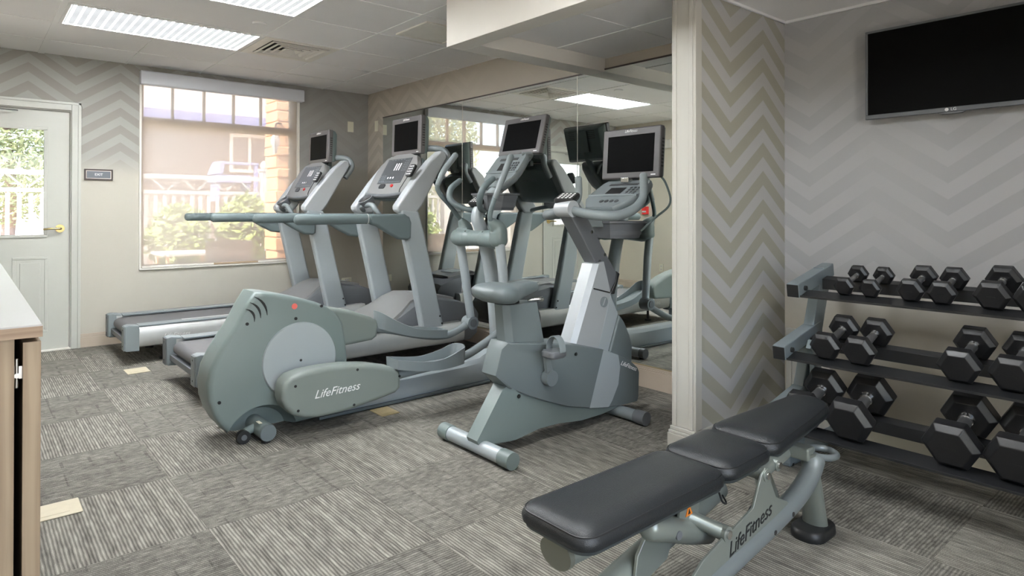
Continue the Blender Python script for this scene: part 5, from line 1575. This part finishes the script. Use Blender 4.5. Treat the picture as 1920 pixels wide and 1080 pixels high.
for (xf, zf) in tiers:
    y0, y1 = RY1 + 0.03, RY0 - 0.03
    sh = obj('front_shelf', prism(B(), [(xf, zf), (xf + 0.082, zf + 0.082 * TAN), (xf + 0.082, zf + 0.082 * TAN + 0.005), (xf + 0.002, zf + 0.006)], y0, y1), 'rackblack', rk, bevel=0.001, seg=1)
    obj('shelf_lip', prism(B(), [(xf - 0.002, zf - 0.001), (xf + 0.003, zf - 0.001), (xf + 0.003, zf + 0.009), (xf - 0.002, zf + 0.009)], y0, y1), 'rackblack', sh, bevel=0.001, seg=1)
    xb = xf + 0.235
    zb = zf + 0.235 * TAN
    obj('back_rail', prism(B(), [(xb, zb - 0.048), (xb + 0.006, zb - 0.048), (xb + 0.006, zb - 0.002), (xb + 0.05, zb + 0.010), (xb + 0.05, zb + 0.0155), (xb, zb + 0.003)], y0, y1), 'rackblack', rk, bevel=0.001, seg=1)
gs = [(3.08 + 0.11 * math.cos(a), 0.42 + 0.16 * math.sin(a)) for a in [math.radians(80 - 14 * k) for k in range(10)]]
gs2 = [(3.06 + 0.055 * math.cos(a), 0.42 + 0.12 * math.sin(a)) for a in [math.radians(80 - 14 * k) for k in range(10)]]
obj('curved_bracket', prism(B(), gs + gs2[::-1], RY0 - 0.06, RY0 - 0.034), 'rack', rk, bevel=0.003, seg=1)

# ------------------------------------------------------------------ dumbbells
def build_dumbbell(r, sep):
    """axis along local X, lying with a flat side down, origin under its middle"""
    t = bpy.data.objects.new('dumbbell', None)
    t.empty_display_size = 0.05
    COL.objects.link(t)
    R = r / math.cos(math.pi / 6)
    hl_ = r * 1.02
    for s_ in (-1, 1):
        c = s_ * sep / 2
        lo_ = []
        for dx, k in ((-hl_ / 2, 0.74), (-hl_ / 2 + r * 0.26, 1.0), (hl_ / 2 - r * 0.26, 1.0), (hl_ / 2, 0.74)):
            lo_.append([(c + dx, R * k * math.cos(math.pi / 3 * q), r + R * k * math.sin(math.pi / 3 * q)) for q in range(6)])
        hd_ = obj('head', rings(B(), lo_), 'rubber', t, bevel=r * 0.045, seg=2, angle=20)
        xe = c + s_ * hl_ / 2
        obj('weight_mark', mbox(B(), basis((xe + s_ * 0.0003, 0, r), (0, 1, 0), (0, 0, 1)), r * 0.5, r * 0.10, 0.0012), 'black', hd_, smooth=False)
        xi = c - s_ * hl_ / 2
        obj('collar', tube(B(), [(xi + s_ * 0.004, 0, r), (xi - s_ * r * 0.20, 0, r)], [r * 0.36, r * 0.30], n=16), 'chrome', t, angle=50)
    h2 = sep / 2 - hl_ / 2
    obj('handle', tube(B(), [(-h2, 0, r), (-h2 * 0.5, 0, r), (0, 0, r), (h2 * 0.5, 0, r), (h2, 0, r)], [r * 0.24, r * 0.27, r * 0.29, r * 0.27, r * 0.24], n=14), 'steel', t)
    return t
protos = {}
ANG = math.atan(TAN)
def place_db(tier, y, r, sep, lab, group, twist=0.0):
    key = (r, sep)
    if key not in protos:
        o_ = build_dumbbell(r, sep)
        protos[key] = o_
    else:
        o_ = dup_tree(protos[key])
    xf, zf = tiers[tier]
    s0 = 0.072 + sep / 2 + max(0, (0.045 - r) * 0.0)
    zlift = 0.0075
    n_ = V((-math.sin(ANG), 0, math.cos(ANG)))
    p = V((xf + 0.002, y, zf)) + V((math.cos(ANG), 0, math.sin(ANG))) * s0 + n_ * zlift
    o_.location = p
    o_.rotation_euler = (0, -ANG, twist)
    o_['label'] = lab
    o_['category'] = 'dumbbell'
    o_['group'] = group
    return o_
G1, G2, G3 = 'dumbbells on the top tier', 'dumbbells on the middle tier', 'dumbbells on the bottom tier'
place_db(0, 1.262, 0.040, 0.165, 'smallest black hex dumbbell, first on the top tier beside the silver arm', G1)
place_db(0, 1.150, 0.040, 0.165, 'small black hex dumbbell, second from the silver arm on the top tier', G1)
place_db(0, 0.988, 0.048, 0.172, 'black hex dumbbell, third from the silver arm on the top tier', G1)
place_db(0, 0.872, 0.048, 0.172, 'black hex dumbbell, fourth from the silver arm on the top tier', G1)
place_db(0, 0.700, 0.056, 0.180, 'black hex dumbbell, fifth from the silver arm on the top tier', G1)
place_db(0, 0.572, 0.056, 0.180, 'black hex dumbbell cut by the picture edge at the end of the top tier', G1)
place_db(1, 1.284, 0.059, 0.205, 'black hex dumbbell, first on the middle tier beside the silver arm', G2)
place_db(1, 1.143, 0.061, 0.205, 'black hex dumbbell, second on the middle tier, before the wide gap', G2)
place_db(1, 0.774, 0.066, 0.215, 'black hex dumbbell on the middle tier just after the wide gap', G2)
place_db(1, 0.608, 0.066, 0.215, 'black hex dumbbell cut by the picture edge on the middle tier', G2)
place_db(2, 1.320, 0.080, 0.225, 'large black hex dumbbell on the bottom tier half hidden by the bench end', G3)
place_db(2, 1.125, 0.085, 0.232, 'large black hex dumbbell on the bottom tier, second from the bench end', G3)
place_db(2, 0.762, 0.085, 0.232, 'large black hex dumbbell on the bottom tier just after the wide gap', G3)
place_db(2, 0.568, 0.085, 0.232, 'large black hex dumbbell cut by the picture edge on the bottom tier', G3)

# ------------------------------------------------------------------ outside the window
og = struct(obj('ground', box(B(), -40, 40, -40, 60, -0.35, -0.05), 'grass', smooth=False))
fence = thing('picket_fence', 'white picket fence with lattice top rail beyond the window', 'fence', (2.0, 10.2, -0.05))
FY = 10.2
b = box(B(), -4.0, 5.6, FY - 0.02, FY + 0.02, 1.64, 1.70)
obj('rail', b, 'fence', fence, smooth=False)
obj('rail', box(B(), -4.0, 5.6, FY - 0.02, FY + 0.02, 1.42, 1.47), 'fence', fence, smooth=False)
obj('rail', box(B(), -4.0, 5.6, FY - 0.02, FY + 0.02, 0.08, 0.14), 'fence', fence, smooth=False)
me = bpy.data.meshes.new('picket')
bb = box(B(), -0.022, 0.022, -0.012, 0.012, 0.14, 1.40)
bb.to_mesh(me)
bb.free()
me.materials.append(M['fence'])
k = 0
x = -3.95
while x < 5.55:
    o = bpy.data.objects.new('picket', me)
    COL.objects.link(o)
    o.parent = fence
    o.location = (x - 2.0, 0, 0.05)
    x += 0.118
me2 = bpy.data.meshes.new('lattice_bar')
bb = B()
mbox(bb, Matrix.Rotation(math.radians(45), 4, 'Y'), 0.20, 0.012, 0.018)
bb.to_mesh(me2)
bb.free()
me2.materials.append(M['fence'])
for k in range(48):
    o = bpy.data.objects.new('lattice_bar', me2)
    COL.objects.link(o)
    o.parent = fence
    o.location = (-3.9 + k * 0.2 - 2.0, 0.012 if k % 2 else -0.012, 1.605)
    o.rotation_euler = (0, 0, math.pi if k % 2 else 0)
for x in (-3.2, -1.6, 0.02, 3.6, 5.5):
    p = obj('fence_post', box(B(), x - 0.07, x + 0.07, FY - 0.07, FY + 0.07, -0.05, 1.80), 'fence', fence, bevel=0.01)
    b = B()
    ball(b, (x, FY, 1.88), 0.075, 0.075, 0.08)
    box(b, x - 0.085, x + 0.085, FY - 0.085, FY + 0.085, 1.79, 1.83)
    obj('post_cap', b, 'fence', p)

def leafy(name, label, cat, c, rx, ry, rz, n, size, mat, seed, trunk=None):
    rnd = random.Random(seed)
    t = thing(name, label, cat, (c[0], c[1], -0.05))
    b = B()
    for k in range(n):
        while True:
            p = V((rnd.uniform(-1, 1), rnd.uniform(-1, 1), rnd.uniform(-1, 1)))
            if 0.25 < p.length < 1:
                break
        q = V((c[0] + p.x * rx, c[1] + p.y * ry, c[2] + p.z * rz))
        d = V((rnd.uniform(-1, 1), rnd.uniform(-1, 1), rnd.uniform(-0.3, 1))).normalized()
        e = d.orthogonal().normalized()
        s_ = size * rnd.uniform(0.6, 1.3)
        vs2 = [b.verts.new(q + d * s_), b.verts.new(q + e * s_ * 0.35), b.verts.new(q - d * s_ * 0.7), b.verts.new(q - e * s_ * 0.35)]
        b.faces.new(vs2)
    f_ = obj('foliage', b, mat, t, smooth=False)
    f_['kind'] = 'stuff'
    b = B()
    if trunk:
        tube(b, [(c[0], c[1], -0.05), (c[0] + 0.1, c[1], c[2] * 0.5), (c[0], c[1], c[2])], [trunk, trunk * 0.8, trunk * 0.4], n=10)
    else:
        for k in range(6):
            a = k * 1.05
            tube(b, [(c[0] + 0.05 * math.cos(a), c[1] + 0.05 * math.sin(a), -0.05), (c[0] + rx * 0.5 * math.cos(a), c[1] + ry * 0.5 * math.sin(a), c[2] + rz * 0.5)], [0.012, 0.006], n=6)
    obj('stem', b, 'brick', t)
    return t
leafy('shrub', 'light green shrub before the white fence, seen low through the blind', 'shrub', (2.15, 9.2, 0.80), 0.40, 0.35, 0.48, 900, 0.09, 'leaf', 1)
leafy('shrub', 'bushy yellow green shrub before the white fence, nearest the stone pillar', 'shrub', (2.99, 9.2, 0.88), 0.42, 0.35, 0.56, 1000, 0.09, 'leaf', 2)
leafy('shrub', 'broad green shrub before the white fence, behind the left of the blind', 'shrub', (1.30, 9.2, 0.78), 0.42, 0.35, 0.50, 900, 0.09, 'leaf', 3)
leafy('tree', 'leafy tree behind the fence, seen through the glass of the door', 'tree', (0.55, 14.5, 3.0), 1.65, 1.4, 2.1, 16000, 0.075, 'leaf2', 4, trunk=0.12)
leafy('tree', 'leafy tree farther left behind the fence, beyond the door', 'tree', (-2.9, 15.5, 3.1), 1.7, 1.4, 2.1, 12000, 0.08, 'leaf2', 5, trunk=0.12)
# far building
fbld = thing('building', 'brown building with a pale roof behind the fence, blurred by the blind', 'building', (7.0, 20.0, -0.05))
obj('wall', box(B(), 2.6, 12.0, 19.0, 24.0, -0.05, 3.43), 'brick', fbld, smooth=False)
obj('roof', box(B(), 2.2, 12.4, 18.5, 24.4, 3.43, 3.80), 'lavender', fbld, smooth=False)
obj('upper_wall', box(B(), 2.6, 12.0, 19.3, 24.0, 3.80, 7.5), 'farwhite', fbld, smooth=False)
for x in (5.7, 8.6):
    f_ = obj('window', box(B(), x, x + 1.1, 18.95, 19.02, 2.25, 3.35), 'farwhite', fbld, smooth=False)
    obj('pane', box(B(), x + 0.1, x + 0.5, 18.93, 18.96, 2.35, 3.25), 'brick', f_, smooth=False)
    obj('pane', box(B(), x + 0.6, x + 1.0, 18.93, 18.96, 2.35, 3.25), 'brick', f_, smooth=False)
# stone pillar near the window
sp2 = thing('stone_pillar', 'tan stone pillar just outside the window', 'pillar', (3.05, 7.9, -0.05))
rnd = random.Random(3)
z = -0.05
while z < 2.9:
    h = rnd.uniform(0.09, 0.17)
    x = 2.86
    obj('stone', box(B(), x + rnd.uniform(-0.012, 0.012), 3.05 + rnd.uniform(-0.08, 0.08), 7.72 + rnd.uniform(-0.012, 0.012), 8.1, z + 0.004, z + h - 0.004), 'stone', sp2, bevel=0.012, seg=1)
    obj('stone', box(B(), 3.16, 3.42 + rnd.uniform(-0.012, 0.012), 7.72 + rnd.uniform(-0.012, 0.012), 8.1, z + 0.004, z + h - 0.004), 'stone', sp2, bevel=0.012, seg=1)
    z += h
obj('pillar_core', box(B(), 2.88, 3.38, 7.74, 8.09, -0.05, 2.9), 'stone', sp2, smooth=False)
# patio table and chair close to the glass
pt = thing('patio_table', 'white topped patio table just outside the window', 'table', (2.03, 8.42, -0.05))
obj('tabletop', box(B(), 1.72, 2.35, 8.10, 8.75, 0.66, 0.69), 'fence', pt, bevel=0.006)
for x in (1.78, 2.29):
    for y in (8.16, 8.69):
        obj('leg', cyl(B(), (x, y, -0.05), (x, y, 0.66), 0.018, 10), 'stone', pt)
pc_ = thing('patio_chair', 'woven patio chair with a curved back just outside the window', 'chair', (2.19, 7.5, -0.05))
lo_ = []
for z, dy in ((0.42, 0.0), (0.62, 0.0), (0.80, -0.01), (0.86, -0.015)):
    lo_.append([(2.19 + 0.26 * math.sin(a), 7.25 + dy - 0.05 * math.cos(a) + 0.05, z + (0.015 * math.cos(a * 2) if z > 0.8 else 0)) for a in [math.radians(-70 + 14 * k) for k in range(11)]] + [(2.19 + 0.25 * math.sin(a), 7.27 + dy - 0.05 * math.cos(a) + 0.05, z) for a in [math.radians(70 - 14 * k) for k in range(11)]])
obj('backrest', rings(B(), lo_), 'farwhite', pc_)
obj('seat', box(B(), 1.95, 2.43, 7.27, 7.72, 0.38, 0.42), 'farwhite', pc_, bevel=0.01)
for x in (1.97, 2.41):
    for y in (7.30, 7.69):
        obj('leg', cyl(B(), (x, y, -0.05), (x, y, 0.38), 0.014, 10), 'stone', pc_)
# bluish lounge chair on a low terrace beyond the fence
tr_ = struct(obj('terrace', box(B(), 2.6, 6.5, 12.4, 15.0, -0.07, 1.35), 'brick', smooth=False))
lc_ = thing('lounge_chair', 'bluish lounge chair on the terrace beyond the white fence', 'chair', (3.95, 13.2, 1.35))
obj('seat', box(B(), 3.62, 4.30, 12.9, 13.4, 1.70, 1.86), 'lavender', lc_, bevel=0.03)
obj('backrest', prism(B(), [(3.60, 1.86), (3.76, 1.86), (3.82, 2.12), (3.70, 2.12)], 12.9, 13.4), 'lavender', lc_, bevel=0.02)
obj('armrest', box(B(), 3.74, 4.42, 12.86, 12.94, 2.06, 2.11), 'lavender', lc_, bevel=0.01)
obj('armrest_post', box(B(), 4.34, 4.41, 12.87, 12.93, 1.35, 2.06), 'lavender', lc_, smooth=False)
for x in (3.66, 4.22):
    obj('leg', box(B(), x, x + 0.06, 12.95, 13.35, 1.35, 1.70), 'lavender', lc_, smooth=False)
# hanging lantern on the stone pillar
ln = thing('wall_lantern', 'small white diamond shaped lantern on the stone pillar', 'lantern', (2.81, 7.62, 2.0))
obj('lantern_glass', rings(B(), [[(2.81 + r * math.cos(a * math.pi / 3), 7.62 + r * math.sin(a * math.pi / 3), z) for a in range(6)] for r, z in ((0.012, 1.86), (0.055, 1.98), (0.055, 2.02), (0.012, 2.14))]), 'fence', ln, angle=20)
obj('bracket', tube(B(), [(2.81, 7.62, 2.14), (2.83, 7.64, 2.22), (2.93, 7.74, 2.24)], 0.012, n=8, sub=3), 'black', ln)
